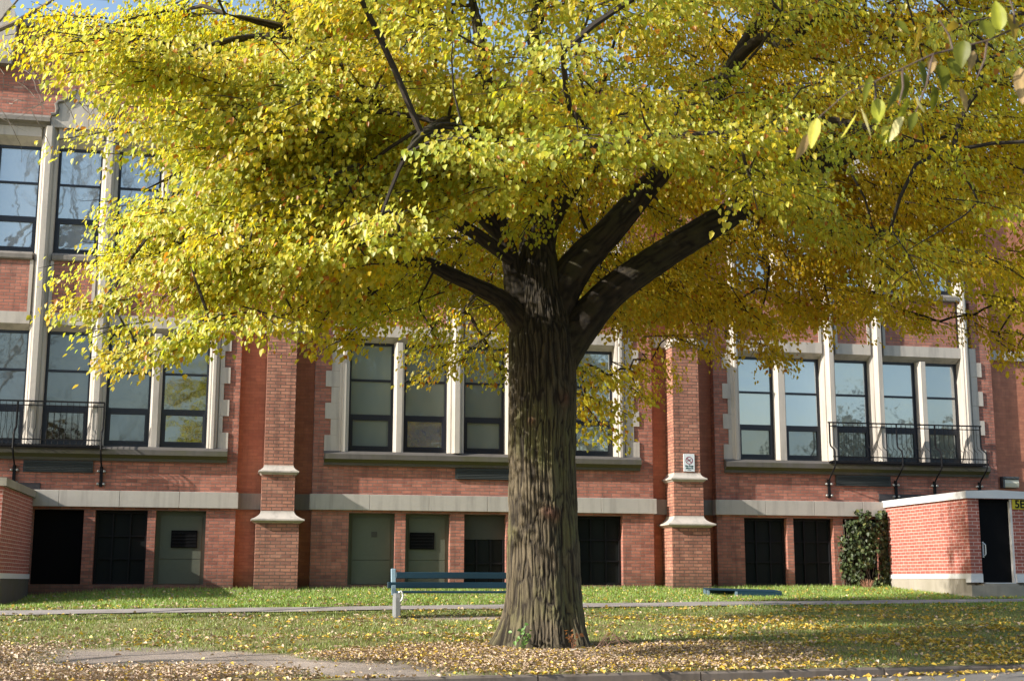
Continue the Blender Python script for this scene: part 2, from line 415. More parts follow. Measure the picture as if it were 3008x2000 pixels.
# ------------------------------------------------------------------ school building
W0, YR, YP = 30.0, 30.25, 30.22
school = empty('school_building', (5.4, 30, -.2), label='red brick school front with stone window bays and tall buttresses', cat='building')
_off = Vector(school.location)
def sb(mb, name, mat, parent=None, **k):
    o = mb.build(name, mat, None, **k)
    if parent is None: parent = school
    o.parent = parent; o.matrix_parent_inverse = parent_inv(parent)
    return o
def parent_inv(p):
    m = Matrix.Identity(4); q = p
    chain = []
    while q is not None: chain.append(q); q = q.parent
    tot = Matrix.Identity(4)
    # all parents in this script keep world-space meshes: only the root empty is offset
    root = chain[-1]
    if p is root: tot = Matrix.Translation(root.location)
    return tot.inverted()
def wall_grid(mb, x0, x1, z0, z1, holes, y, depth):
    xs = sorted({x0, x1, *[h[0] for h in holes], *[h[1] for h in holes]}); zs = sorted({z0, z1, *[h[2] for h in holes], *[h[3] for h in holes]})
    xs = [v for v in xs if x0 <= v <= x1]; zs = [v for v in zs if z0 <= v <= z1]
    for i in range(len(xs) - 1):
        for j in range(len(zs) - 1):
            cx_, cz_ = (xs[i] + xs[i+1]) / 2, (zs[j] + zs[j+1]) / 2
            if any(h[0] < cx_ < h[1] and h[2] < cz_ < h[3] for h in holes): continue
            mb.face([(xs[i], y, zs[j]), (xs[i+1], y, zs[j]), (xs[i+1], y, zs[j+1]), (xs[i], y, zs[j+1])])
    for (a, b, c, d) in holes:
        mb.face([(a, y, c), (a, y, d), (a, y + depth, d), (a, y + depth, c)])
        mb.face([(b, y, c), (b, y + depth, c), (b, y + depth, d), (b, y, d)])
        mb.face([(a, y, c), (a, y + depth, c), (b, y + depth, c), (b, y, c)])
        mb.face([(a, y, d), (b, y, d), (b, y + depth, d), (a, y + depth, d)])

bays = {
 'A': dict(x=(-7.45, -.11), w=[(-6.77, -5.77), (-5.54, -4.62), (-4.26, -3.30), (-2.96, -2.02), (-1.79, -.79)], quo=(-7.1, -.33), top=12.2),
 'B': dict(x=(1.52, 9.34), w=[(2.29, 3.30), (3.53, 4.53), (4.90, 5.86), (6.23, 7.22), (7.47, 8.45)], quo=(1.76, 9.02), top=11.7),
 'C': dict(x=(10.87, 18.12), w=[(11.51, 12.44), (12.71, 13.64), (13.99, 14.91), (15.25, 16.17), (16.40, 17.30)], quo=(11.08, 17.84), top=11.7)}
ZS0, ZS1, ZH = 2.54, 2.85, 5.35
WIN = ((2.86, 5.35), (7.06, 9.50))
bas = {
 'A': [(-6.8, -5.8, 'dark'), (-5.5, -4.6, 'dark'), (-4.29, -3.26, 'black'), (-3.03, -1.95, 'bars'), (-1.78, -.73, 'board')],
 'B': [(2.34, 3.37, 'board0'), (3.60, 4.60, 'board'), (4.92, 5.88, 'half'), (6.22, 7.22, 'half'), (7.53, 8.60, 'bars')],
 'C': [(11.54, 12.60, 'bars'), (12.76, 13.77, 'bars'), (14.01, 14.95, 'black'), (15.2, 16.1, 'black'), (16.4, 17.3, 'black')]}
panes = {
 'A1': [((.13, .16, .165), .06), ((.15, .18, .19), .10), ((.13, .16, .165), .07), ((.14, .17, .175), .06), ((.13, .16, .16), .06)], 'A2': [((.42, .49, .54), .30)] * 5,
 'B1': [((.23, .28, .255), .07), ((.24, .285, .26), .09), ((.225, .275, .255), .10), ((.2, .25, .25), .3), ((.26, .36, .42), .40)],
 'B2': [((.2, .26, .3), .4)] * 5,
 'C1': [((.36, .45, .52), .34), ((.38, .47, .54), .36), ((.36, .45, .52), .34), ((.30, .37, .42), .34), ((.25, .29, .30), .30)],
 'C2': [((.2, .28, .34), .5)] * 5}
_gm = {}
def gmat(col, r, alt=0):
    k = (col, r, alt)
    if k not in _gm: _gm[k] = glass_mat('window_glass', col, r)
    return _gm[k]

def make_window(x0, x1, z0, z1, mats):
    f = MB(); y0 = YP; w = .055
    H = z1 - z0; b1 = z0 + H * .325; b2 = z0 + H * .655
    f.box(x0, x0 + w, y0, y0 + .07, z0, z1); f.box(x1 - w, x1, y0, y0 + .07, z0, z1)
    f.box(x0 + w, x1 - w, y0, y0 + .07, z0, z0 + .10); f.box(x0 + w, x1 - w, y0, y0 + .07, z1 - .06, z1)
    f.box(x0 + w, x1 - w, y0, y0 + .07, b1 - .045, b1 + .045); f.box(x0 + w, x1 - w, y0 + .004, y0 + .07, b2 - .025, b2 + .025)
    # opening sash at the bottom, slightly proud
    s = .05
    f.box(x0 + w, x0 + w + s, y0 - .012, y0 + .05, z0 + .10, b1 - .045); f.box(x1 - w - s, x1 - w, y0 - .012, y0 + .05, z0 + .10, b1 - .045)
    f.box(x0 + w + s, x1 - w - s, y0 - .012, y0 + .05, z0 + .10, z0 + .145); f.box(x0 + w + s, x1 - w - s, y0 - .012, y0 + .05, b1 - .085, b1 - .045)
    fo = sb(f, 'window', M['frame'])
    p = MB(); e = .001
    for k, (a, b, dx) in enumerate(((z0 + .145, b1 - .085, s), (b1 + .045, b2 - .025, 0), (b2 + .025, z1 - .06, 0))):
        p.mi = k
        # each pane is tilted by a hair so that the reflections break up from pane to pane
        tx, tz = random.uniform(-.004, .004), random.uniform(-.005, .005)
        q = [(x0 + w + dx - e, y0 + .03 - tx - tz, a - e), (x1 - w - dx + e, y0 + .03 + tx - tz, a - e), (x1 - w - dx + e, y0 + .03 + tx + tz, b + e), (x0 + w + dx - e, y0 + .03 - tx + tz, b + e)]
        p.face(q)
    sb(p, 'pane', mats, fo, fix=False)

def mullion(x0, x1, z0, z1, thick):
    m = MB()
    if thick:
        c = (x0 + x1) / 2; h = (x1 - x0) / 2; q = .10
        poly = [(x0, YR + .06), (x0, 30.06), (x0 + .05, 30.0), (c - q, 30.0), (c - q, 29.93), (c - q * .55, 29.84), (c + q * .55, 29.84), (c + q, 29.93), (c + q, 30.0), (x1 - .05, 30.0), (x1, 30.06), (x1, YR + .06)]
    else:
        poly = [(x0, YR + .06), (x0, 30.10), (x0 + .055, 29.99), (x1 - .055, 29.99), (x1, 30.10), (x1, YR + .06)]
    m.prism(poly, 'z', z0, z1)
    sb(m, 'mullion', M['stone'])

brick = MB(); recess = MB()
for key, B in bays.items():
    x0, x1 = B['x']; W = B['w']; q0, q1 = B['quo']
    holes = []
    for (a, b, c, d) in [(q0, q1, ZS0, 5.72), (W[0][0] - .25, W[-1][1] + .25, 6.87, 10.02)]: holes.append((a, b, c, d))
    holes.append((x0 - .06 if False else x0, x1, 1.555, 1.905))
    for (a, b, kind) in bas[key]: holes.append((a, b, -.06, 1.50))
    # continuous pilasters take their own slots out of the spandrel
    sp = [(W[0][0] - .25, W[0][0]), (W[1][1], W[2][0]), (W[2][1], W[3][0]), (W[4][1], W[4][1] + .25)]
    for (a, b) in sp: holes.append((a - .07, b + .07, 5.72, 6.87))
    wall_grid(brick, x0, x1, -.6, B['top'], holes, W0, .3)
    # side returns of the bay
    brick.face([(x0, W0, -.6), (x0, YR + .02, -.6), (x0, YR + .02, B['top']), (x0, W0, B['top'])])
    brick.face([(x1, W0, -.6), (x1, W0, B['top']), (x1, YR + .02, B['top']), (x1, YR + .02, -.6)])
    # ---- sill
    s = MB(); poly = [(30.28, ZS0), (29.93, ZS0), (29.93, ZS0 + .06), (29.86, ZS0 + .11), (29.82, ZS0 + .13), (29.82, ZS0 + .24), (29.95, ZS1 + .005), (30.28, ZS1 + .01)]
    s.prism(poly, 'x', q0, q1); sb(s, 'sill', M['stone_sill'])
    # ---- basement band
    s = MB(); xx = x0 - .05; n = 6; seg = (x1 + .05 - xx) / n
    for k in range(n):
        s.box(xx + k * seg + (.003 if k else 0), xx + (k + 1) * seg - (.003 if k < n - 1 else 0), 29.90, 30.29, 1.557, 1.903)
    sb(s, 'band_course', M['stone_band'], bevel=.006)
    # ---- first floor: jambs, quoins, lintel, mullions
    jl, jr = W[0][0] - .22, W[-1][1] + .24
    for (a, b, out) in ((jl, W[0][0], q0), (W[-1][1], jr, q1)):
        m = MB(); c = (a + b) / 2
        poly = [(a, 30.29), (a, 29.975), (a + .04, 29.945), (c - .05, 29.945), (c - .03, 29.91), (c + .03, 29.91), (c + .05, 29.945), (b - .04, 29.945), (b, 30.02), (b, 30.29)]
        m.prism(poly, 'z', ZS1 - .01, 6.87 if True else 5.72); sb(m, 'jamb', M['stone'])
        m = MB(); z = ZS1; k = 0
        while z < 5.71:
            h = min(.36, 5.72 - z); wide = (k % 2 == 0)
            e = out if wide else out + (.13 if out < a else -.13)
            xa, xb = (e, a) if out < a else (b, e)
            m.box(xa, xb, 29.972 if wide else 29.975, 30.29, z, z + h - .004)
            if not wide:   # brick toothing back-fill
                brick.box(*((out, e) if out < a else (e, out)), 30.0, 30.2, z - .002, z + h - .002)
            z += h; k += 1
        sb(m, 'quoin', M['stone'])
        # second floor pilaster of the same line
        m = MB(); m.prism(poly, 'z', 6.872, 9.98); sb(m, 'jamb', M['stone'])
        if out < a: brick.box(a - .03, a, 30.001, 30.2, 6.87, 10.0)
    xa = W[0][0]; xb = W[-1][1]
    def lint(z0, z1, z2, zc):
        """lintel with a splayed soffit"""
        tk = [W[1][1], W[2][0], W[2][1], W[3][0]]
        for (a, b) in ((xa, tk[0]), (tk[1], tk[2]), (tk[3], xb)):
            m = MB(); m.prism([(30.29, z0), (30.20, z0), (29.985, z1), (29.97, z1), (29.97, z2), (30.29, z2)], 'x', a + .001, b - .001)
            sb(m, 'lintel', M['stone'])
    lint(ZH, 5.46, 5.72, 0)
    # spandrel sill under the second floor windows
    for (a, b) in ((xa, W[1][1] - .03), (W[2][0] + .03, W[2][1] - .03), (W[3][0] + .03, xb)):
        m = MB(); m.prism([(30.28, 6.872), (29.95, 6.872), (29.93, 6.90), (29.93, 6.99), (30.0, 7.05), (30.28, 7.06)], 'x', a, b); sb(m, 'sill', M['stone_dark'])
    lint(9.50, 9.66, 9.88, 0)
    # thick mullions run through both floors, thin ones stop at the lintels
    for (a, b) in ((W[1][1], W[2][0]), (W[2][1], W[3][0])):
        mullion(a, b, ZS1, 9.88, True)
        m = MB(); m.box(a - .07, a - .001, 29.985, 30.27, 5.722, 6.868); m.box(b + .001, b + .07, 29.985, 30.27, 5.722, 6.868); sb(m, 'pilaster_strip', M['stone'])
    for (a, b) in ((W[0][1], W[1][0]), (W[3][1], W[4][0])):
        mullion(a, b, ZS1, ZH, False); mullion(a, b, 7.055, 9.50, False)
    # ---- head mould and scrolled panel over the middle window
    c = (W[2][0] + W[2][1]) / 2
    for (a, b) in ((xa - .30, c - .66), (c + .66, xb + .30)):
        m = MB(); m.prism([(30.2, 9.882), (29.95, 9.882), (29.92, 9.93), (29.80, 9.97), (29.80, 10.06), (29.93, 10.15), (30.2, 10.16)], 'x', a, b); sb(m, 'head_mould', M['stone_dark'])
    prof = [(.65, 9.882), (.65, 10.02), (.63, 10.16), (.52, 10.18), (.50, 10.30), (.53, 10.40), (.49, 10.47), (.38, 10.50), (.27, 10.58), (.20, 10.70), (.13, 10.77)]
    poly = [(c + a, z) for a, z in prof] + [(c - a, z) for a, z in prof[::-1]]
    m = MB(); m.prism(poly, 'y', 29.90, 30.05); sb(m, 'scroll_panel', M['stone'])
    # moulding that follows the scroll
    m = MB()
    for sgn in (-1, 1):
        pts = [(c + sgn * (a + .03), 29.88, z) for a, z in prof[2:]]
        m.tube(pts, .045, 6)
    sb(m, 'scroll_mould', M['stone_dark'])
    # ---- windows
    for fl, (z0, z1) in enumerate(WIN):
        for i, (a, b) in enumerate(W):
            col, r = panes[key + str(fl + 1)][i]
            kq = [random.choice((.78, .88, 1.0)), random.choice((.9, 1.0)), random.choice((1.0, 1.12))]
            top = gmat(col, r); low = top
            if key == 'A' and fl == 0 and i == 4: mats = [gmat((.05, .055, .012), .16), gmat((.035, .04, .012), .16), gmat((.13, .16, .16), .08)]  # dark green reflection put into the lower panes' base colour
            elif key == 'A' and fl == 0 and i == 3: mats = [gmat((.13, .155, .14), .09)] * 2 + [top]
            elif key == 'A' and fl == 0: mats = [gmat((.012, .014, .016), .12), top, top]
            elif key == 'B' and fl == 0 and i == 1: mats = [gmat((.22, .27, .36), .45), top, top]
            elif key == 'C' and fl == 0: mats = [gmat((.17, .21, .205), .16), top, top]
            else: mats = [top] * 3
            if all(q is top for q in mats): mats = [gmat(tuple(round(v * k_, 3) for v in col), round(r * (1.0 if k_ > .85 else .8), 3)) for k_ in kq]
            make_window(a, b, z0, z1, mats)
    # ---- vent under the middle window
    v = MB(); a, b = {'A': (-4.55, -3.13), 'B': (4.70, 6.10), 'C': (13.87, 15.27)}[key]
    v.box(a, b, 29.955, 30.1, 2.275, 2.53)
    for k in range(6): v.prism([(29.956, 2.30 + k * .036), (29.94, 2.29 + k * .036), (29.94, 2.296 + k * .036), (29.956, 2.318 + k * .036)], 'x', a + .03, b - .03)
    sb(v, 'vent', M['vent'])
    # ---- basement openings
    for (a, b, kind) in bas[key]:
        f = MB(); yb = 30.20
        if kind == 'black':
            f.box(a, b, yb, yb + .05, -.06, 1.5); o = sb(f, 'basement_panel', M['black'])
        elif kind in ('bars', 'dark'):
            fr = .05
            f.box(a, a + fr, yb - .03, yb + .04, -.06, 1.5); f.box(b - fr, b, yb - .03, yb + .04, -.06, 1.5)
            f.box(a + fr, b - fr, yb - .03, yb + .04, -.06, 0.0); f.box(a + fr, b - fr, yb - .03, yb + .04, 1.44, 1.5)
            for k in (1, 2): f.box(a + fr, b - fr, yb - .022, yb + .03, .0 + k * .48 - .016, .0 + k * .48 + .016)
            for k in (1, 2): xx = a + (b - a) * k / 3; f.box(xx - .016, xx + .016, yb - .027, yb + .03, 0.0, 1.44)
            o = sb(f, 'basement_window', M['iron']); p = MB(); p.face([(a, yb + .02, -.06), (b, yb + .02, -.06), (b, yb + .02, 1.5), (a, yb + .02, 1.5)])
            sb(p, 'pane', M['darkglass'], o, fix=False)
        elif kind in ('board', 'board0'):
            f.box(a, b, yb, yb + .05, -.06, 1.5); o = sb(f, 'basement_panel', M['board'])
            f = MB(); f.box(a + .09, b - .08, yb - .018, yb, -.05, .47); f.box(a + .09, b - .08, yb - .018, yb, .48, 1.40); sb(f, 'panel_sheet', M['board'], o, bevel=.004)
            if kind == 'board':
                f = MB(); x_ = a + (.33 if key == 'A' else .12); f.box(x_, x_ + .55, yb - .05, yb - .018, .72, 1.09); sb(f, 'vent', M['black'], o)
                f = MB()
                for k in range(5): f.box(x_ + .02, x_ + .53, yb - .058, yb - .05, .75 + k * .07, .765 + k * .07)
                sb(f, 'vent_slat', M['iron'], o)
            else:
                f = MB(); f.box(a + .52, a + .65, yb - .03, yb - .018, .98, 1.10); sb(f, 'cover_plate', M['board_dark'], o)
        else:
            f.box(a, b, yb - .01, yb + .05, .95, 1.5); o = sb(f, 'basement_window', M['board_dark'])
            f = MB(); fr = .05
            f.box(a, a + fr, yb - .03, yb + .04, -.06, .95); f.box(b - fr, b, yb - .03, yb + .04, -.06, .95)
            for k in (1, 2): xx = a + (b - a) * k / 3; f.box(xx - .02, xx + .02, yb - .02, yb + .03, -.06, .95)
            f.box(a + fr, b - fr, yb - .024, yb + .03, .40, .44)
            sb(f, 'bar', M['iron'], o); p = MB(); p.face([(a, yb + .02, -.06), (b, yb + .02, -.06), (b, yb + .02, .95), (a, yb + .02, .95)]); sb(p, 'pane', M['darkglass'], o, fix=False)
    # coping on the bay parapet
    m = MB(); m.prism([(30.6, B['top']), (29.90, B['top']), (29.90, B['top'] + .14), (30.25, B['top'] + .24), (30.6, B['top'] + .14)], 'x', x0 - .05, x1 + .05); sb(m, 'coping', M['stone_dark'])

# recessed wall between and beside the bays, band courses on it
def rec(x0, x1, top, y=YR):
    m = MB(); m.face([(x0, y, -.6), (x1, y, -.6), (x1, y, top), (x0, y, top)]); sb(m, 'recessed_wall', M['brick_smooth'], fix=False)
rec(-16.5, -7.45, 11.0); rec(-.11, 1.52, 11.5); rec(9.34, 10.87, 11.5); rec(18.12, 34.0, 10.7, 30.18)
for (a, b) in ((-.06, 1.47), (9.39, 10.82)):
    m = MB(); m.box(a, b, 30.14, 30.3, 1.557, 1.903); sb(m, 'band_course', M['stone_dark'])  # dark stone puts the recess shade into the band's colour
for (a, b) in ((-16.5, -7.45), (-.11, 1.52), (9.34, 10.87), (18.12, 34.0)):
    m = MB(); m.box(a + .001, b - .001, 30.10, 30.3, 5.47, 5.72); sb(m, 'band_course', M['stone_band'])
for (a, b, z) in ((-16.5, -7.5, 11.0), (-.06, 1.47, 11.5), (9.39, 10.82, 11.5), (18.17, 34.0, 10.7)):
    m = MB(); m.box(a, b, 30.06, 30.7, z, z + .2); sb(m, 'coping', M['stone_dark'])
sb(brick, 'brick_wall', M['brick'])
# back of the building so that it is a solid block
m = MB(); m.box(-16.5, 34.0, 30.62, 46, -.6, 10.6); sb(m, 'rear_block', M['brick'])
# stone scroll on the parapet at the far left
m = MB(); poly = [(-6.75, 11.3), (-5.40, 11.3), (-5.36, 11.42), (-5.30, 11.8), (-5.29, 12.15), (-5.32, 12.42), (-5.40, 12.62), (-5.52, 12.85), (-5.8, 13.1), (-6.08, 13.2), (-6.35, 13.1), (-6.62, 12.85), (-6.74, 12.6), (-6.82, 12.42), (-6.84, 12.0), (-6.79, 11.6)]
m.prism(poly, 'y', 29.80, 30.3); sb(m, 'parapet_scroll', M['stone'])
m = MB(); m.box(-6.9, -5.32, 29.74, 30.1, 11.22, 11.34); sb(m, 'parapet_base', M['stone_dark'])

# ---- buttresses in three stages with weathered stone caps
def buttress(c, dx=0):
    b = MB(); y = YR + .02
    up = (c - .325, c + .305, 29.66, y); mid = (c - .36, c + .345, 29.60, y); low = (c - .455, c + .455, 29.50, y)
    def bx(r, z0, z1): b.box(r[0], r[1], r[2], r[3], z0, z1)
    bx(low, -.6, 1.24); bx(mid, 1.50, 2.29); bx(up, 2.49, 5.44); bx((c - .28, c + .26, 29.78, y), 5.66, 9.6)
    o = sb(b, 'buttress', M['brick_butt'])
    def cap(r0, r1, z0, z1, ov):
        m = MB(); e = (r0[0] - ov, r0[1] + ov, r0[2] - ov, y)
        m.frustum((r0[0] - .01, r0[1] + .01, r0[2] - .01, y), z0 - .05, (e[0] + .02, e[1] - .02, e[2] + .02, y), z0 - .004)
        m.frustum(e, z0, e, z0 + .03)
        h = z1 - z0 - .03; px = e
        for k in range(1, 7):
            tt = k / 6; q = 1 - (1 - tt) ** 1.9
            rr = tuple(e[i] * (1 - q) + r1[i] * q for i in range(4)); m.frustum(px, z0 + .03 + h * ((k - 1) / 6) ** 1.15, rr, z0 + .03 + h * tt ** 1.15); px = rr
        sb(m, 'cap', M['stone'], o)
    cap(low, mid, 1.29, 1.50, .11); cap(mid, up, 2.33, 2.49, .08); cap(up, (c - .28, c + .26, 29.78, y), 5.48, 5.66, .05)
    cap((c - .28, c + .26, 29.78, y), (c - .2, c + .18, 30.1, y), 9.6, 9.9, .05)
for c in (-8.3, .785, 10.07): buttress(c)

# ---- bellied iron window guards
def guard(x0, x1, brx):
    ZT, YT, YB = 3.765, 29.80, 29.57
    r = MB()
    r.box(x0, x1, YT - .015, YT + .015, ZT - .016, ZT + .016); r.box(x0 + .02, x1 - .02, YT - .012, YT + .012, ZT - .10, ZT - .08)
    o = sb(r, 'window_guard', M['iron'])
    b = MB(); n = int((x1 - x0) / .125)
    for k in range(n + 1):
        x = x0 + .02 + (x1 - x0 - .04) * k / n
        b.tube([(x, YT, ZT - .02), (x, YT, 3.28), (x, YT - .03, 3.20), (x, YB + .02, 3.10), (x, YB, 3.04), (x, YB, 2.80)], .0062, 4)
    sb(b, 'railing_bars', M['iron'], o)
    f = MB()
    for y in (YB, YB + .12, YB + .24): f.box(x0, x1, y - .012, y + .012, 2.79, 2.83)
    n = int((x1 - x0) / .07)
    for k in range(n + 1): x = x0 + (x1 - x0) * k / n; f.box(x - .006, x + .006, YB - .01, YB + .26, 2.832, 2.845)
    f.box(x0, x1, YB - .014, YB + .014, 2.92, 2.945)
    sb(f, 'grating', M['iron'], o)
    for x in brx:
        k = MB()
        k.tube([(x, YT, ZT), (x, YT, 3.27), (x, YT - .03, 3.20), (x, YB + .02, 3.10), (x, YB - .01, 3.04), (x, YB - .01, 2.74), (x, YB + .03, 2.68), (x, 29.90, 2.44), (x, 29.945, 2.38)], .019, 5)
        k.box(x - .032, x + .032, 29.945, 29.985, 1.98, 2.42)
        k.box(x - .085, x + .085, 29.955, 29.995, 2.29, 2.335); k.box(x - .085, x + .085, 29.955, 29.995, 2.02, 2.065)
        ko = sb(k, 'bracket', M['iron'], o)
        for dx in (-.062, .062):
            for z in (2.3125, 2.0425):
                q = MB(); q.tube([(x + dx, 29.985, z), (x + dx, 29.94, z), (x + dx, 29.925, z)], [.03, .03, .018], 8)
                sb(q, 'bolt', M['bolt'], ko, smooth=True)
guard(-6.45, -2.94, (-6.4, -4.72, -2.95)); guard(13.64, 17.64, (13.68, 15.40, 16.41, 17.60))
# small cable conduit on the wall at the right
m = MB(); m.tube([(18.95, 30.165, 2.47), (33, 30.165, 2.50)], .012, 6); m.tube([(14.0, 29.985, 2.22), (17.55, 29.985, 2.225)], .008, 5); sb(m, 'conduit', M['bark2'])

# ------------------------------------------------------------------ brick entrance shelters
def text_mesh(name, body, size, mat, parent, loc, extr=.002, align='CENTER', bold=0.0):
    cu = bpy.data.curves.new(name, 'FONT'); cu.body = body; cu.size = size; cu.align_x = align; cu.align_y = 'CENTER'; cu.extrude = extr; cu.offset = bold
    tmp = bpy.data.objects.new('tmp', cu); COL.objects.link(tmp); bpy.context.view_layer.update()
    me = bpy.data.meshes.new_from_object(tmp.evaluated_get(bpy.context.evaluated_depsgraph_get()))
    bpy.data.objects.remove(tmp); bpy.data.curves.remove(cu)
    o = link(name, me, mat, parent); o.location = loc; o.rotation_euler = (math.pi / 2, 0, 0)
    return o

def shelter(label):
    r = empty('entrance_shelter', (15.73, 26.2, -.12), label=label, cat='shelter', group='brick basement entrance shelters')
    L, Rr, Yf, Yb = 15.08, 16.42, 26.2, 29.98
    inv = Matrix.Translation(r.location).inverted()
    def a(mb, name, mat, par=None, **k):
        o = mb.build(name, mat, None, **k); o.parent = par or r
        if par is None: o.matrix_parent_inverse = inv
        return o
    d0, d1 = 15.34, 16.12
    m = MB(); m.box(L, L + .2, Yf + .2, Yb, .20, 1.80); m.box(Rr - .2, Rr, Yf + .2, Yb, .20, 1.80)
    m.box(L, d0, Yf, Yf + .2, .20, 1.80); m.box(d1, Rr, Yf, Yf + .2, .20, 1.80); m.box(d0, d1, Yf + .02, Yf + .2, 1.765, 1.80)
    a(m, 'brick_wall', M['brick_shed'])
    m = MB()
    for (x0, x1, y0, y1, z0, z1) in ((L - .02, L + .2, Yf + .2, Yb, .10, .198), (Rr - .2, Rr + .02, Yf + .2, Yb, .10, .198), (L - .02, d0, Yf - .02, Yf + .2, .02, .198), (d1, Rr + .02, Yf - .02, Yf + .2, .02, .198)):
        m.box(x0, x1, y0, y1, z0, z1)
    a(m, 'white_base', M['white'])
    m = MB(); m.box(L - .005, L + .2, Yf + .2, Yb, -.8, .098); m.box(Rr - .2, Rr + .005, Yf + .2, Yb, -.8, .098); m.box(L - .06, Rr + .06, Yf - .10, Yf + .19, -.8, -.04); m.box(d0 - .02, d1 + .02, Yf - .05, Yf + .19, -.04, .0)
    a(m, 'foundation', M['concrete'])
    ov = .06; pk = 15.75
    m = MB(); m.prism([(L - ov, 1.775), (Rr + ov, 1.775), (Rr + ov, 1.925), (pk, 1.955), (L - ov, 1.925)], 'y', Yf - ov, Yf - .02)
    m.box(L - ov, L - .02, Yf - .02, Yb, 1.775, 1.925); m.box(Rr + .02, Rr + ov, Yf - .02, Yb, 1.775, 1.925)
    a(m, 'fascia', M['white'])
    m = MB(); m.prism([(L - .018, 1.80), (Rr + .018, 1.80), (Rr + .018, 1.918), (pk, 1.948), (L - .018, 1.918)], 'y', Yf - .018, Yb)
    a(m, 'roof', M['roof'])
    m = MB(); m.box(L - .12, Rr + .12, 29.972, 29.996, 1.91, 2.10); a(m, 'flashing', M['roof'])
    m = MB(); m.box(d0 + .045, d1 - .045, Yf + .10, Yf + .15, .02, 1.72); dr = a(m, 'door', M['door_black'])
    m = MB(); m.box(d0, d0 + .045, Yf + .05, Yf + .18, .0, 1.765); m.box(d0 + .045, d1 - .045, Yf + .05, Yf + .18, 1.72, 1.765); a(m, 'door_frame', M['door_black'])
    m = MB(); m.box(d1 - .045, d1, Yf + .01, Yf + .18, .0, 1.765); a(m, 'door_jamb', M['white'])  # white on this jamb alone: its lit face put into the colour
    m = MB(); m.tube([(d0 + .10, Yf + .10, .83), (d0 + .10, Yf + .045, .83), (d0 + .125, Yf + .04, .80), (d0 + .125, Yf + .04, .61), (d0 + .105, Yf + .045, .58), (d0 + .105, Yf + .10, .58)], .014, 8)
    m.box(d0 + .085, d0 + .12, Yf + .092, Yf + .10, .54, .87); a(m, 'handle', M['steel'], dr)
    m = MB(); m.box(d0 + .05, d1 - .05, Yf + .0, Yf + .10, -.0, .018); a(m, 'threshold', M['steel'])
    return r
sh = shelter('brick entrance shelter with black door and white fascia at the right edge')
# the twin at the left edge of the picture
def copy_tree(o, parent=None):
    c = o.copy(); COL.objects.link(c); c.parent = parent
    if parent is not None: c.matrix_parent_inverse = o.matrix_parent_inverse.copy()
    for ch in list(o.children): copy_tree(ch, c)
    return c
s2 = copy_tree(sh); s2.location.x -= 20.72
s2['label'] = 'shaded brick shelter with grey coping cut off at the left edge'
s2.location.z = -.17
for ch in s2.children:
    if ch.name.startswith(('fascia',)):
        ch.data = ch.data.copy(); ch.data.materials.clear(); ch.data.materials.append(M['concrete'])
    if ch.name.startswith('foundation'):  # dark stone painted in for the unlit void below this shelter
        ch.data = ch.data.copy(); ch.data.materials.clear(); ch.data.materials.append(M['stone_sill'])

# number sign on the shelter's pier
sg = empty('number_sign', (16.235, 26.19, 1.66), label='yellow entrance number sign on the right shelter beside its door', cat='sign')
m = MB(); m.box(-.115, .25, -.012, .004, -.105, .10); m.build('sign_plate', M['yellow'], sg, bevel=.002)
text_mesh('sign_text', '5E', .235, M['ink'], sg, (.055, -.0135, -.005), bold=.006)

# no dogs sign on the buttress
ds = empty('dog_sign', (10.103, 29.655, 2.72), label='small white no dogs sign standing on the buttress ledge', cat='sign')
m = MB(); m.box(-.133, .133, -.014, .004, -.20, .205); m.build('sign_plate', M['signwhite'], ds, bevel=.004)
m = MB(); N = 40; c0 = (0, .055); ro, ri = .088, .070
for k in range(N):
    a, b = 2 * math.pi * k / N, 2 * math.pi * (k + 1) / N
    m.face([(c0[0] + ro * math.cos(a), -.0165, c0[1] + ro * math.sin(a)), (c0[0] + ri * math.cos(a), -.0165, c0[1] + ri * math.sin(a)), (c0[0] + ri * math.cos(b), -.0165, c0[1] + ri * math.sin(b)), (c0[0] + ro * math.cos(b), -.0165, c0[1] + ro * math.sin(b))])
q = .0075; h = ri * .72
m.face([(-h - q, -.0172, c0[1] + h - q), (-h + q, -.0172, c0[1] + h + q), (h + q, -.0172, c0[1] - h + q), (h - q, -.0172, c0[1] - h - q)])
m.build('ring', M['signred'], ds, fix=False)
m = MB(); dog = [(-.046, .070), (-.040, .058), (.008, .062), (.016, .082), (.018, .094), (.026, .088), (.044, .082), (.046, .074), (.030, .070), (.026, .052), (.030, .018), (.021, .018), (.016, .044), (-.022, .044), (-.030, .034), (-.026, .018), (-.035, .018), (-.040, .036), (-.042, .054), (-.050, .066)]
m.prism(dog, 'y', -.0158, -.0145); m.build('dog_figure', M['ink'], ds)
text_mesh('sign_text', 'No Dogs\nAllowed', .052, M['signgreen'], ds, (0, -.0155, -.098), bold=.0022)
text_mesh('small_print', 'By Order', .022, M['signgreen'], ds, (0, -.0155, -.168))

# wall lamp
wl = empty('wall_lamp', (18.5, 30.18, 2.44), label='boxy floodlight with pale lens on the wall above the right shelter', cat='lamp')
m = MB(); m.box(-.22, .22, -.12, 0, .07, .14); m.box(-.22, -.17, -.15, 0, -.14, .07); m.box(-.17, .22, -.02, 0, -.14, .07); m.box(-.22, .22, -.17, -.12, .085, .13); m.build('housing', M['hood'], wl, bevel=.004)
m = MB(); m.prism([(-.02, -.13), (-.13, -.12), (-.15, -.02), (-.13, .065), (-.02, .065)], 'x', -.168, .21); m.build('lens', M['lens'], wl)

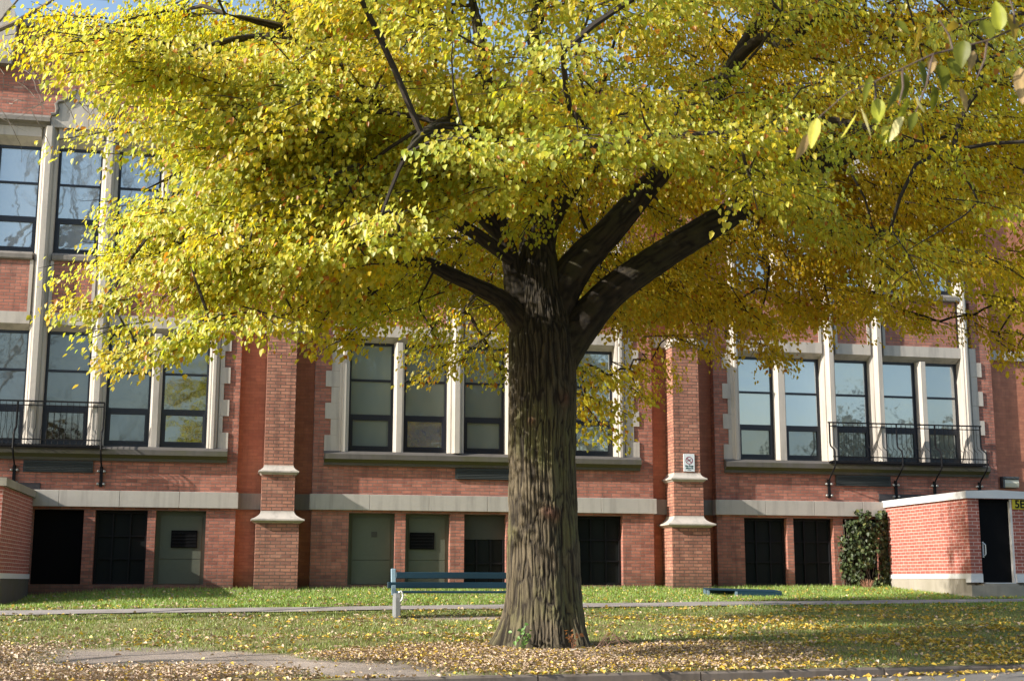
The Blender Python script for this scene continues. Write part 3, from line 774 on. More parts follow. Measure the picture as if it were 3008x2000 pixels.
# ------------------------------------------------------------------ bench
bz = float(zg(2.5, 22.1))
bn = empty('park_bench', (2.50, 22.0, bz), label='blue slatted park bench with pale concrete end behind the tree trunk', cat='bench')
def bend(x):
    e = MB()
    e.prism([(.02, -.1), (.46, -.1), (.46, .36), (.40, .40), (.05, .40), (.02, .34)], 'x', x, x + .085)   # concrete end panel
    o = e.build('leg', M['benchconc'], bn, bevel=.008)
    e = MB(); e.prism([(.38, .37), (.46, .37), (.585, .78), (.57, .80), (.525, .80), (.505, .78)], 'x', x - .025, x + .05)
    p = e.build('back_post', M['blue_pale'], bn, bevel=.006)
    e = MB(); e.tube([(x + .075, .0, .44), (x + .1, -.01, .42), (x + .115, -.012, .36), (x + .10, -.01, .30), (x + .075, .0, .27)], .016, 6); e.tube([(x + .06, .012, .42), (x + .06, -.02, .42)], .022, 8)
    e.build('bracket', M['steel'], p, smooth=True)
bend(.0); bend(2.22)
for y, z, h in ((.50, .66, .105), (.465, .50, .10)):
    s = MB(); s.box(.055 if z > .6 else -.09, 2.33, y - .035, y, z - h / 2 + .03, z + h / 2 + .03); s.build('back_slat', M['blue'], bn, bevel=.008)
for k, y in enumerate((.02, .135, .25, .365)):
    s = MB(); s.box(.05, 2.30, y, y + .095, .402, .44); s.build('seat_slat', M['blue'], bn, bevel=.006)

# ------------------------------------------------------------------ low blue platform on the lawn
pz = float(zg(10.3, 27.0))
pl = empty('platform', (10.3, 27.05, pz), R_(-8), label='low dark blue slatted platform lying on the lawn at right', cat='platform')
pl.rotation_euler = (R_(3), R_(1.5), R_(-8))
m = MB()
m.box(-.15, .78, -.30, -.265, .01, .125); m.box(-.75, .78, .265, .30, .01, .125)
m.build('side_board', M['blue'], pl, bevel=.004)
for k in range(5):
    s = MB(); s.box(-.75, .78, -.30 + k * .121, -.30 + k * .121 + .10, .128, .15); s.build('slat', M['blue'], pl, bevel=.004)
for x, y in ((-.74, -.1), (-.20, -.295), (.70, -.26), (-.74, .24)):
    s = MB(); s.box(x, x + .05, y - .01, y + .025, -.10, .122); s.build('leg', M['blue_pale'], pl)

# ------------------------------------------------------------------ foliage engine
def leaves(pos, axis, nrm, length, width, cols, fold=.18):
    """folded six-point leaves. pos (n,3) stalk end; axis, nrm unit vectors"""
    n = len(pos)
    side = np.cross(nrm, axis); side /= np.linalg.norm(side, axis=1)[:, None] + 1e-9
    nr = np.cross(axis, side)
    L = length[:, None]; Wd = width[:, None]
    f = (fold * rng.uniform(.2, 1.8, n))[:, None]; curl = (rng.uniform(-.05, .3, n))[:, None]
    def P(a, s, h): return pos + axis * (a * L) + side * (s * Wd) + nr * (h * Wd)
    v = np.stack([P(0, 0, 0), P(.28, .5, f), P(.62, .40, f - curl * .4), P(1, 0, -curl), P(.62, -.40, f - curl * .4), P(.28, -.5, f)], 1).reshape(-1, 3)
    b = (np.arange(n) * 6)[:, None]
    F = np.concatenate([b + np.array([[0, 1, 2, 3]]), b + np.array([[0, 3, 4, 5]])], 0)
    return v, F, np.repeat(cols, 6, axis=0)

def unit(v): return v / (np.linalg.norm(v, axis=1)[:, None] + 1e-9)

def ray(px, py, Y):
    """point of the photographed place at depth Y on the camera ray through an image pixel (places limbs, sprays and near leaves)"""
    d = r2 * ((px - 1504) / FPX) + u2 * (-(py - 1000) / FPX) + fw  # camera ray through the image pixel
    return np.array(d * (Y / d.y))

# ------------------------------------------------------------------ the yellow tree
TX, TY = 3.82, 17.0
tz0 = float(zg(TX, TY)) - .05
tree = empty('autumn_tree', (TX, TY, tz0), label='big spreading tree with furrowed trunk and yellow autumn leaves', cat='tree')
tinv = Matrix.Translation(tree.location).inverted()

def catmull(P, rad, step):
    P = np.asarray(P, float); rad = np.asarray(rad, float)
    Q = np.vstack([2 * P[0] - P[1], P, 2 * P[-1] - P[-2]]); out, ro = [], []
    for k in range(len(P) - 1):
        n = max(2, int(np.linalg.norm(P[k + 1] - P[k]) / step))
        for j in range(n):
            t_ = j / n; a, b, c, d = Q[k], Q[k + 1], Q[k + 2], Q[k + 3]
            out.append(.5 * ((2 * b) + (c - a) * t_ + (2 * a - 5 * b + 4 * c - d) * t_ ** 2 + (3 * b - a - 3 * c + d) * t_ ** 3)); ro.append(rad[k] * (1 - t_) + rad[k + 1] * t_)
    out.append(P[-1]); ro.append(rad[-1])
    return np.array(out), np.array(ro)

def bark_loft(P, rad, nseg, step, amp, flare=False, seed=0):
    pts, rr = catmull(P, rad, step)
    n = len(pts); tang = np.gradient(pts, axis=0); tang = unit(tang)
    u = np.zeros((n, 3)); u0 = np.cross(tang[0], [0, 1, 0]); u0 /= np.linalg.norm(u0)
    for k in range(n):
        u0 = u0 - tang[k] * np.dot(u0, tang[k]); u0 /= np.linalg.norm(u0); u[k] = u0
    wv = np.cross(tang, u)
    th = np.linspace(0, 2 * math.pi, nseg, endpoint=False)
    ct, st = np.cos(th), np.sin(th)
    s = np.concatenate([[0], np.cumsum(np.linalg.norm(np.diff(pts, axis=0), axis=1))])
    S, T = np.meshgrid(s, th, indexing='ij'); RR = np.repeat(rr[:, None], nseg, 1)
    R0 = RR.copy()
    KN = np.zeros_like(S)
    if flare:
        lob = 1 + .5 * np.cos(3 * T + .6) + .45 * np.cos(5 * T + 2.0) + .2 * np.cos(8 * T)
        R0 = R0 * (1 + .40 * np.exp(-S / .30) * lob + .06 * np.exp(-S / 1.2))
        for (ka, ks, kr) in ((R_(84), 1.76, .075), (R_(99), 1.72, .085), (R_(60), 2.9, .06), (R_(118), 3.2, .09)):
            dk = np.hypot(np.angle(np.exp(1j * (T - ka))) * .44, S - ks) / kr
            R0 = R0 + .05 * np.exp(-dk ** 2) - .03 * np.exp(-(dk / .4) ** 2); KN = KN + np.exp(-dk ** 2)
        gro = np.exp(-((np.angle(np.exp(1j * (T - GROOVE)))) / .16) ** 2) * np.exp(-S / 2.0)
        R0 = R0 * (1 - .16 * gro)
        R0 = R0 + .03 * (fbm(np.stack([np.cos(T) * 1.5, np.sin(T) * 1.5, S * 1.1], -1).reshape(-1, 3), 40).reshape(S.shape) - .5)
    k = 1.0 / .0165   # furrow spacing in metres around the stem
    warp = (fbm(np.stack([ct[None, :] * R0 * 6, st[None, :] * R0 * 6, S * 3.0], -1).reshape(-1, 3), 60 + seed).reshape(S.shape) - .5) * 1.6
    q = np.stack([ct[None, :] * RR * k * .62 + warp, st[None, :] * RR * k * .62 - warp, S * 3.3 + warp * 1.3], -1).reshape(-1, 3)
    nz = vnoise(q, 70 + seed).reshape(S.shape); ridge = 1 - np.abs(2 * nz - 1) ; ridge = np.clip(ridge, 0, 1)
    q2 = q * np.array([2.1, 2.1, 2.6]); n2 = vnoise(q2, 80 + seed).reshape(S.shape)
    n3 = vnoise(q * np.array([.55, .55, 1.9]) + 31.7, 85 + seed).reshape(S.shape); r3 = np.clip(1 - np.abs(2 * n3 - 1), 0, 1)
    hgt = .52 * (1 - ridge ** 2.2) + .26 * (1 - r3 ** 3) + .22 * n2                      # plates high, furrows low
    hgt = hgt
    Rf = R0 + amp * (hgt - .6)
    V = pts[:, None, :] + (u[:, None, :] * ct[None, :, None] + wv[:, None, :] * st[None, :, None]) * Rf[..., None]
    ii = np.arange((n - 1) * nseg); r, c = ii // nseg, ii % nseg; c2 = (c + 1) % nseg
    F = np.stack([r * nseg + c, r * nseg + c2, (r + 1) * nseg + c2, (r + 1) * nseg + c], 1)
    base = np.array([.140, .112, .072]); dark = np.array([.030, .023, .016]); moss = np.array([.13, .135, .045])
    big = fbm(V.reshape(-1, 3) * 1.7, 90).reshape(S.shape)
    hc = np.clip((hgt - .30) / .45, 0, 1)[..., None] * (.8 + .4 * n2[..., None])
    col = dark * (1 - hc) + base * hc
    ms = np.clip((big - .44) * 5, 0, 1)[..., None] * hc * .65
    col = col * (1 - ms) + moss * ms
    if flare:
        kn = np.clip(KN, 0, 1)[..., None] * .75; col = col * (1 - kn) + np.array([.13, .055, .035]) * kn * (.4 + .8 * hc)
        col = col * (1 - .62 * np.clip((S - 2.3) / 1.9, 0, 1)[..., None])  # crown shade put into the bark colour, darker up the stem
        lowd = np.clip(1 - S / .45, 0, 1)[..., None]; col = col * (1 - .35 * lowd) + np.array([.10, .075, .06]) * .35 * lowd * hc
    else:
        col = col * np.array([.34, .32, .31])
    return V.reshape(-1, 3), F, col.reshape(-1, 3)

GROOVE = None
def join(parts):
    V, F, C = [], [], []; o = 0
    for v, f, c in parts: V.append(v); F.append(f + o); C.append(c); o += len(v)
    return np.concatenate(V), np.concatenate(F), np.concatenate(C)
t = NT('furrowed_bark'); a = t.n('ShaderNodeAttribute', attribute_name='col').outputs['Color']; pos = t.pos()
n1 = t.noise(t.mapping(pos, (1, 1, .4)), 60, 4, .65); n2 = t.noise(pos, 180, 2, .6)
v = t.math('ADD', .5, t.math('ADD', t.math('MULTIPLY', n1, .6), t.math('MULTIPLY', n2, .4)))
t.bsdf(t.mix(1.0, a, t.n('ShaderNodeCombineXYZ', {0: v, 1: v, 2: v}).outputs[0], 'MULTIPLY'), .92, t.math('ADD', n1, n2), .7, .012)
M['bark'] = t.mat

# the groove faces the road, a little right of the middle: find its angle in the loft's own frame (u = t x y = -x... )
GROOVE = math.atan2(-1.0, -.25) if False else 0.0
tp = [(TX, TY, tz0), (TX + .01, TY, tz0 + .5), (TX, TY, tz0 + 1.3), (TX - .02, TY, tz0 + 2.4), (TX - .01, TY, tz0 + 3.3), (TX - .02, TY + .02, tz0 + 4.0), (TX - .06, TY + .05, tz0 + 4.7), (TX - .05, TY + .15, tz0 + 5.6)]
tr = [.46, .455, .445, .425, .435, .43, .33, .2]
# frame: t=(0,0,1), u = t x y = (-1,0,0), w = t x u = (0,-1,0): theta 90deg looks at the road, 180deg is right
GROOVE = R_(112)
tv = bark_loft(tp, tr, 560, .010, .040, True, 0)
me = np_mesh('trunk', *tv[:2], tv[2]); me.polygons.foreach_set('use_smooth', [True] * len(tv[1]))
o = link('trunk', me, M['bark'], tree); o.matrix_parent_inverse = tinv

limbs = []   # (points, radii)
def limb(pp, rads): limbs.append(([ray(*p) for p in pp], rads[:-1] + [.006]))  # limb points given as image pixels with chosen depths
limb([(1620, 1080, 17.0), (1700, 965, 17.0), (1800, 855, 16.9), (1940, 755, 16.8), (2080, 668, 16.7), (2230, 580, 16.6), (2380, 500, 16.6), (2560, 430, 16.8), (2760, 390, 17.2), (2960, 380, 17.6)], [.30, .25, .215, .20, .185, .165, .13, .10, .07, .04])
limb([(1600, 960, 17.05), (1680, 800, 17.0), (1790, 680, 16.9), (1890, 565, 16.7), (1985, 445, 16.4), (2080, 320, 16.2), (2160, 180, 16.2), (2250, 20, 16.4), (2350, -160, 16.8)], [.30, .24, .19, .16, .14, .12, .095, .075, .04])
limb([(1575, 930, 17.1), (1590, 760, 17.1), (1600, 600, 17.1), (1570, 430, 17.0), (1590, 260, 17.0), (1570, 100, 17.1), (1600, -80, 17.2), (1580, -300, 17.3)], [.30, .19, .16, .14, .12, .10, .08, .04])
limb([(1560, 980, 16.95), (1478, 885, 16.85), (1400, 842, 16.7), (1320, 805, 16.5), (1240, 770, 16.3), (1170, 775, 16.1), (1080, 760, 15.9), (960, 770, 15.6)], [.2, .125, .10, .088, .075, .055, .04, .025])
limb([(1530, 900, 17.0), (1505, 800, 17.0), (1490, 720, 16.9), (1440, 600, 16.6), (1360, 520, 16.2), (1240, 420, 15.6), (1080, 290, 15.0), (960, 170, 14.6), (890, 105, 14.4), (780, 70, 14.3), (660, 40, 14.2)], [.22, .12, .11, .10, .095, .085, .075, .068, .06, .045, .03])
limb([(890, 105, 14.4), (760, 110, 14.2), (650, 125, 14.0), (520, 170, 13.9)], [.05, .045, .035, .02])
limb([(860, 70, 14.35), (810, 20, 14.4), (760, -60, 14.5), (700, -150, 14.6)], [.05, .045, .035, .025])
limb([(1300, 470, 15.9), (1130, 300, 15.6), (1020, 258, 15.3), (900, 262, 15.0), (770, 292, 14.7), (640, 330, 14.4)], [.075, .06, .055, .045, .035, .02])
limb([(1480, 700, 16.9), (1330, 560, 16.2), (1160, 500, 15.5), (960, 460, 14.9), (790, 480, 14.6), (680, 512, 14.4), (560, 500, 14.2), (420, 560, 14.0)], [.10, .09, .08, .07, .055, .045, .03, .02])
limb([(1500, 760, 16.9), (1350, 660, 16.3), (1200, 610, 15.6), (1040, 580, 15.0), (840, 600, 14.4), (620, 660, 14.0), (430, 700, 13.8)], [.09, .08, .07, .06, .045, .03, .02])
limb([(1590, 620, 17.1), (1480, 420, 17.6), (1420, 200, 18.0), (1400, 60, 18.3), (1360, -120, 18.6)], [.14, .11, .09, .075, .05])
limb([(1275, 215, 15.6), (1268, 120, 15.6), (1262, 20, 15.6), (1250, -120, 15.6)], [.05, .045, .04, .03])
limb([(1275, 215, 15.6), (1180, 205, 15.3), (1110, 280, 15.0), (1050, 320, 14.8)], [.04, .03, .025, .015])
limb([(1580, 700, 17.1), (1700, 520, 18.4), (1850, 400, 19.8), (2050, 330, 21.2), (2300, 330, 22.6)], [.17, .13, .11, .08, .04])
limb([(1580, 740, 17.1), (1560, 600, 18.6), (1480, 520, 20.4), (1380, 500, 22.0), (1250, 520, 23.4)], [.16, .12, .10, .07, .04])
limb([(1600, 640, 17.0), (1640, 470, 15.6), (1680, 380, 14.0), (1720, 380, 12.6), (1740, 430, 11.4)], [.15, .11, .09, .06, .03])
limb([(1580, 640, 17.0), (1480, 440, 15.4), (1350, 360, 13.6), (1240, 400, 12.0), (1180, 470, 11.0)], [.13, .10, .08, .05, .03])
limb([(1985, 445, 16.4), (2150, 380, 15.4), (2330, 350, 14.4), (2560, 380, 13.6), (2760, 450, 13.2)], [.11, .09, .07, .05, .03])
limb([(2230, 580, 16.6), (2330, 480, 17.8), (2500, 400, 19.2), (2700, 430, 20.6), (2900, 520, 21.6)], [.12, .10, .08, .06, .03])
limb([(2160, 180, 16.2), (2240, 110, 15.8), (2310, 130, 15.3), (2400, 60, 15.0), (2540, 30, 14.9)], [.08, .07, .06, .05, .03])
limb([(2250, 20, 16.4), (2450, 30, 17.2), (2620, 60, 18.0), (2800, 40, 18.6), (2980, 90, 19.0)], [.08, .09, .075, .05, .03])
parts = [bark_loft(P, r, 22 if r[0] < .12 else 48, .06 if r[0] < .12 else .03, .012 if r[0] < .12 else .03, False, k + 1) for k, (P, r) in enumerate(limbs)]
lv = join(parts)
me = np_mesh('limbs', *lv[:2], lv[2]); me.polygons.foreach_set('use_smooth', [True] * len(lv[1]))
o = link('limbs', me, M['bark'], tree); o.matrix_parent_inverse = tinv

# ---- boughs (leafy sprays) inside the crown's volume
CX, CY, CZ = 4.05, 16.9, 6.6
RX, RY, RZ = 7.0, 7.3, 6.9
def zlow(x, y):
    """underside of the crown: it rises towards the stem on the road side at the right"""
    b = x / y                                                     # bearing from the camera
    f = np.interp(b, [.085, .12, .155, .175, .205, .30, .36, .41, .47], [0, .272, .285, .315, .34, .345, .335, .31, .25])  # underside raised along camera bearings to keep stem and limbs in view
    near = f * y * (y < 17.8)
    lit = 3.75 * (x < 2.2) * (x > -4) * (y > 14.9) * (y < 17.4)   # edge raised so that the low sun reaches the stem
    rear = (.200 * y + .24) * (y >= np.where(x > 3.4, 17.4, 15.0))
    return np.maximum.reduce([3.05 + .0 * x, near, lit, rear])
LY = [-200, 0, 60, 130, 190, 240, 300, 340, 380, 440, 480, 540, 600, 625, 660, 700, 740, 775, 800, 850, 900, 930, 980, 1050, 1110, 1300]
LX = [45, 45, 40, 45, 110, 250, 340, 400, 350, 430, 480, 480, 390, 260, 270, 430, 300, 230, 370, 350, 130, 190, 250, 210, 310, 400]  # left crown outline, traced in image pixels
def left_ok(x, y, z):
    """the left outline of the crown has notches between its tiers of boughs (bearing against rise, as surveyed)"""
    v = Vector((x, y, z)); dd = v.dot(fw); px = 1504 + FPX * v.dot(r2) / dd; py = 1000 - FPX * v.dot(u2) / dd
    return px > np.interp(py, LY, LX) + .72 * FPX / dd  # boughs projecting left of the pixel outline are dropped
B = []
tries = 0
while len(B) < 1300 and tries < 80000:
    tries += 1
    d = rng.normal(size=3); d /= np.linalg.norm(d)
    rad = 1 - (rng.uniform() ** 1.6) * .62
    x, y, z = CX + d[0] * RX * rad, CY + d[1] * RY * rad, CZ + d[2] * RZ * rad
    if z > 11.0 and rng.uniform() < .55: continue
    lowe = float(zlow(np.array(x), np.array(y)))
    if z < lowe:
        z = lowe + rng.uniform(0, .5)
        if rng.uniform() < .35: continue
        if ((x - CX) / RX) ** 2 + ((y - CY) / RY) ** 2 > .93: continue
    p = np.array([[x, y, z]])
    if fbm(p * np.array([.55, .55, .9]), 33, 2)[0] < .40: continue
    if (x - TX) ** 2 + (y - TY) ** 2 < 2.2 ** 2 and z < 5.2: continue
    if not left_ok(x, y, z): continue
    B.append((x, y, z))
def extra(n, bx, nz):
    k = 0
    while k < n:
        x, y, z = (rng.uniform(*b) for b in bx)
        if ((x - CX) / 8.2) ** 2 + ((y - CY) / 8.2) ** 2 > 1 or (x - TX) ** 2 + (y - TY) ** 2 < 2.0 ** 2 or not left_ok(x, y, z): continue
        if z < float(zlow(np.array(x), np.array(y))) or vnoise(np.array([[x * .7, y * .7, z * 1.1]]), 51)[0] < nz: continue
        B.append((x, y, z)); k += 1
extra(190, ((3.6, 12.2), (18.0, 24.0), (4.2, 7.6)), .30)
extra(120, ((7.0, 12.0), (13.5, 20.0), (4.6, 8.6)), .30)      # drooping skirt on the far right side
extra(170, ((-3.0, 1.4), (12.2, 14.9), (2.85, 5.0)), .38)      # skirt at the near left
extra(100, ((-.5, 4.5), (18.0, 23.0), (3.6, 6.4)), .38)
extra(60, ((.2, 2.4), (12.6, 15.2), (3.9, 6.2)), .25)     # fills the hollow on the near left
extra(70, ((7.0, 11.5), (14.5, 19.5), (7.6, 10.2)), .2)      # closes the top right
# sprays along the lower rim and elsewhere, placed at image pixels and chosen depths
rim = [(800, 500, 12.9), (880, 560, 12.7), (950, 610, 12.7), (760, 590, 13.0), (900, 460, 12.9), (1000, 520, 12.6), (840, 650, 12.9), (960, 690, 12.9), (700, 520, 13.2), (1040, 600, 12.6), (820, 420, 13.2), (690, 640, 13.3), (900, 740, 13.1), (1060, 700, 12.8), (760, 700, 13.2), (980, 420, 12.8), (1100, 640, 12.6),
       (150, 905, 14.4), (215, 905, 14.3), (270, 970, 14.2), (330, 1060, 14.0), (300, 1020, 14.0), (420, 1000, 13.8), (520, 950, 13.7), (460, 1030, 13.8), (620, 1030, 13.7), (690, 990, 13.6), (760, 975, 13.6), (860, 930, 13.7), (960, 940, 13.8), (1010, 1010, 14.6), (1050, 985, 14.6), (1040, 930, 14.5), (1150, 930, 15.2),
       (1290, 1030, 16.2), (1300, 1090, 16.2), (1270, 980, 16.1), (1380, 1040, 18.4), (1420, 1010, 18.2), (1470, 1100, 18.6), (1360, 930, 18.0), (1460, 960, 19.0), (1230, 900, 16.4),
       (1700, 1100, 18.0), (1760, 1190, 18.1), (1755, 1250, 18.1), (1720, 1190, 18.2), (1790, 1120, 18.4), (1850, 1100, 18.8), (1880, 1170, 19.0), (1910, 1080, 19.2), (1980, 1000, 19.4), (2050, 1030, 19.2), (2090, 960, 19.6), (2200, 950, 19.0), (2230, 1010, 19.0), (2260, 1040, 19.0), (2170, 900, 19.0), (2350, 900, 19.6), (2450, 920, 19.4), (2560, 920, 19.2), (2650, 930, 19.4), (2760, 960, 19.0), (2860, 940, 18.6), (2930, 1000, 18.0), (2990, 1060, 17.6), (3010, 1000, 17.6), (2980, 920, 17.8), (1830, 960, 19.5), (1960, 900, 20.0), (2400, 820, 20.0), (2700, 860, 20.0),
       (235, 400, 14.6), (400, 470, 14.4), (330, 610, 14.6), (310, 635, 14.7), (400, 610, 14.4), (240, 770, 15.2), (300, 745, 15.0), (60, 110, 15.0), (110, 60, 15.0), (170, 130, 14.8), (110, 150, 14.9), (230, 90, 14.6), (350, 250, 14.4), (390, 330, 14.3), (250, 215, 14.4), (420, 380, 14.2),
       (1480, 560, 13.0), (1560, 590, 13.2), (1620, 540, 13.4), (1400, 600, 13.4), (1450, 480, 12.6), (1600, 470, 12.6), (1720, 480, 13.2), (1560, 660, 15.8)]
for (px, py, Y) in rim: B.append(tuple(ray(px + (95 if px < 560 else 0), py - (60 if 560 < px < 800 else 15), Y)))
B = np.array(B); NB = len(B)
# ---- branch skeleton: every spray joins the nearest limb or branch
lp, lrr = [], []
for (P, r) in limbs:
    a, b = catmull(P, r, .25)
    k = max(2, len(a) // 4); lp.append(a[k:]); lrr.append(b[k:])
lp = np.concatenate(lp); lrr = np.concatenate(lrr); nl = len(lp)
nodes = np.concatenate([lp, B]); parent = np.full(NB, -1); inn = np.zeros(NB, bool)
dist = np.full(NB, 1e9); cand = np.zeros(NB, int); depth = np.zeros(len(nodes))
for i in range(NB):
    d = np.linalg.norm((lp - B[i]) * np.array([1, 1, 1.25]), axis=1); j = d.argmin(); dist[i] = d[j]; cand[i] = j
for _ in range(NB):
    i = np.where(inn, 1e9, dist).argmin(); inn[i] = True; parent[i] = cand[i]; depth[nl + i] = depth[cand[i]] + 1
    d = np.linalg.norm((B - B[i]) * np.array([1, 1, 1.25]), axis=1) + .22 * min(depth[nl + i], 5)
    up_ = (~inn) & (d < dist); dist[up_] = d[up_]; cand[up_] = nl + i
cnt = np.ones(NB)
order = np.argsort(-depth[nl:])
for i in order:
    p = parent[i]
    if p >= nl: cnt[p - nl] += cnt[i]
tw = MB()
for i in range(NB):
    a = Vector(nodes[parent[i]]); b = Vector(B[i]); L = (b - a).length
    r0 = min(.0068 * cnt[i] ** .5 + .003, .032); r1 = r0 * .75 if cnt[i] > 1 else .004
    off = Vector(rng.normal(size=3) * .07 * L); off.z += .07 * L
    m1 = a.lerp(b, .35) + off; m2 = a.lerp(b, .7) + off * .7
    tw.tube([a, m1, m2, b], [r0, r0 * .95, (r0 + r1) / 2, r1], 5, False)
# ---- the leaves
LP, LA, LN, LL, LW, LC = [], [], [], [], [], []
pal = np.array([[.71, .68, .06], [.57, .63, .065], [.79, .65, .035], [.47, .57, .08], [.77, .78, .18], [.81, .58, .03]])
side_pal = np.array([[.86, .62, .025], [.82, .60, .025], [.86, .53, .02], [.76, .60, .03], [.70, .60, .04], [.84, .70, .07]])
for i in range(NB):
    c = B[i]; pr = nodes[parent[i]]
    out = np.array([c[0] - TX, c[1] - TY, 0.0]); out /= np.linalg.norm(out) + 1e-6
    tilt = rng.normal(size=3) * .30
    dirn = out * .8 + (c - pr) / (np.linalg.norm(c - pr) + 1e-6) * .5 + rng.normal(size=3) * .25; dirn[2] = dirn[2] * .4 - .18; dirn /= np.linalg.norm(dirn)
    high = c[2] > 11.2
    n = 85 if high else 250
    L = rng.uniform(.6, 1.2) if not high else 1.2
    if c[2] < 3.2: L *= .72; n = 190
    lat = np.cross(dirn, [0, 0, 1]); lat /= np.linalg.norm(lat)
    # 5 side twigs per spray
    k = rng.integers(0, 7, n); t0 = (k / 7.0) * .9; ang = np.where(k % 2 == 0, 1, -1) * rng.uniform(.5, 1.1, 7)[k]
    s = rng.uniform(0, 1, n) ** .8 * L * (.62 - .25 * t0)
    base = c + dirn * ((t0 - .45) * L * 1.25)[:, None]
    tdir = dirn[None, :] * np.cos(ang)[:, None] + lat[None, :] * np.sin(ang)[:, None]
    p = base + tdir * s[:, None]
    p[:, 2] -= rng.uniform(.2, .75) * (s ** 2) + .16 * np.maximum(0, t0) ** 2 * L
    p += rng.normal(size=(n, 3)) * np.array([.075, .075, .075])
    ax = tdir * .5 + out * .3 + rng.normal(size=(n, 3)) * .34; ax[:, 2] -= rng.uniform(.6, 1.6, n); ax = unit(ax)
    nr = np.array([0, 0, .75]) + out * .75 + tilt + rng.normal(size=(n, 3)) * .36; nr = unit(nr - ax * (nr * ax).sum(1)[:, None])
    sz = rng.normal(.060, .014, n).clip(.03, .095) * (1.35 if high else 1.0)
    side = np.clip((c[0] - 4.2) / 4.0 + (c[1] - 17) * .10 - (c[2] - 5) * .03, 0, 1)   # right and rear more golden: amber of the shaded side put into the colour
    pk = rng.uniform(size=n) < side
    cc = np.where(pk[:, None], side_pal[rng.integers(0, 6, n)], pal[rng.integers(0, 6, n)])
    bc = pal[rng.integers(0, 6)] * (1 - side) + side_pal[rng.integers(0, 6)] * side
    cc = cc * .65 + bc * .35
    cc = cc * rng.uniform(.70, 1.08, (n, 1)); rare = rng.uniform(size=n) < .035; cc[rare] = np.array([.55, .22, .02])
    LP.append(p); LA.append(ax); LN.append(nr); LL.append(sz); LW.append(sz * rng.uniform(.52, .82, n)); LC.append(cc)
    # thin side twigs
    if not high:
        for q in range(0, 7, 2):
            a = c + dirn * ((q / 7 * .9 - .45) * L * 1.25); sg = 1 if q % 2 == 0 else -1
            td = dirn * .7 + lat * sg * .7 * (1 if rng.uniform() < .5 else -1)
            e = a + td * L * .42; e[2] -= .06
            tw.tube([a, (a + e) / 2 + np.array([0, 0, .02]), e], [.0062, .005, .003], 3, False)
        a = c - dirn * .45 * L * 1.25; e = c + dirn * .5 * L * 1.25; e[2] -= .1 * L
        tw.tube([a, c, e], [.010, .008, .005], 4, False)
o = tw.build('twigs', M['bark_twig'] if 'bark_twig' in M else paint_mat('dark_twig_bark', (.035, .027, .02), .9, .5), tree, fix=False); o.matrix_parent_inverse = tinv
LV, LF, LCc = leaves(np.concatenate(LP), np.concatenate(LA), np.concatenate(LN), np.concatenate(LL), np.concatenate(LW), np.concatenate(LC))
me = np_mesh('crown', LV, LF, LCc); o = link('crown', me, M['leaf'], tree); o.matrix_parent_inverse = tinv

# ------------------------------------------------------------------ bare tree coming in from the left edge, another one outside that throws its shadow
def bare_tree(base, height, label, seed, lean, toward=None, spread=.55, group=None):
    r = random.Random(seed); root = empty('bare_tree', base, label=label, cat='tree', group=group); tk = MB(); tg = MB()
    def grow(p, d, L, rad, lev):
        n = 5; pts = [p.copy()]; rs = [rad]
        q = p.copy(); dd = d.copy()
        for k in range(n):
            dd = (dd + Vector((r.gauss(0, .10), r.gauss(0, .10), r.gauss(0, .07) + (.05 if lev < 2 else -.09 * (lev - 2))))).normalized()
            q = q + dd * (L / n); pts.append(q.copy()); rs.append(rad * (1 - .5 * (k + 1) / n))
        (tk if lev == 0 else tg).tube(pts, rs, 10 if lev == 0 else (6 if lev < 3 else 3), False)
        if lev >= 5: return
        m = {0: 4, 1: 4, 2: 3, 3: 3, 4: 2}[lev]
        for k in range(m):
            f = r.uniform(.35, 1.0) if lev else r.uniform(.3, 1.0)
            i = min(n, max(1, int(round(f * n)))); az = r.uniform(0, 2 * math.pi)
            dv = (pts[i] - pts[i - 1]).normalized(); o1 = dv.orthogonal().normalized(); o2 = dv.cross(o1)
            nd = (dv * .75 + (o1 * math.cos(az) + o2 * math.sin(az)) * r.uniform(.5, .95)).normalized()
            if toward is not None and lev < 2: nd = (nd + Vector(toward) * .35).normalized()
            grow(pts[i], nd, L * r.uniform(.52, .72), rs[i] * .5, lev + 1)
    grow(Vector((0, 0, -.1)), Vector(lean).normalized(), height * .42, height * .013, 0)
    tk.build('trunk', M['bark2'], root, fix=False, smooth=True); tg.build('branches', M['bark2'], root, fix=False)
    return root
b1 = bare_tree((-7.6, 21.5, float(zg(-7.6, 21.5))), 15.0, 'leafless tree reaching grey twigs in from the upper left edge', 5, (.10, -.02, 1), (.55, -.1, .1))
bare_tree((-11.0, 13.0, -.95), 13.0, 'leafless street tree just outside the left edge casting thin shadows on the lawn', 9, (.05, .0, 1))
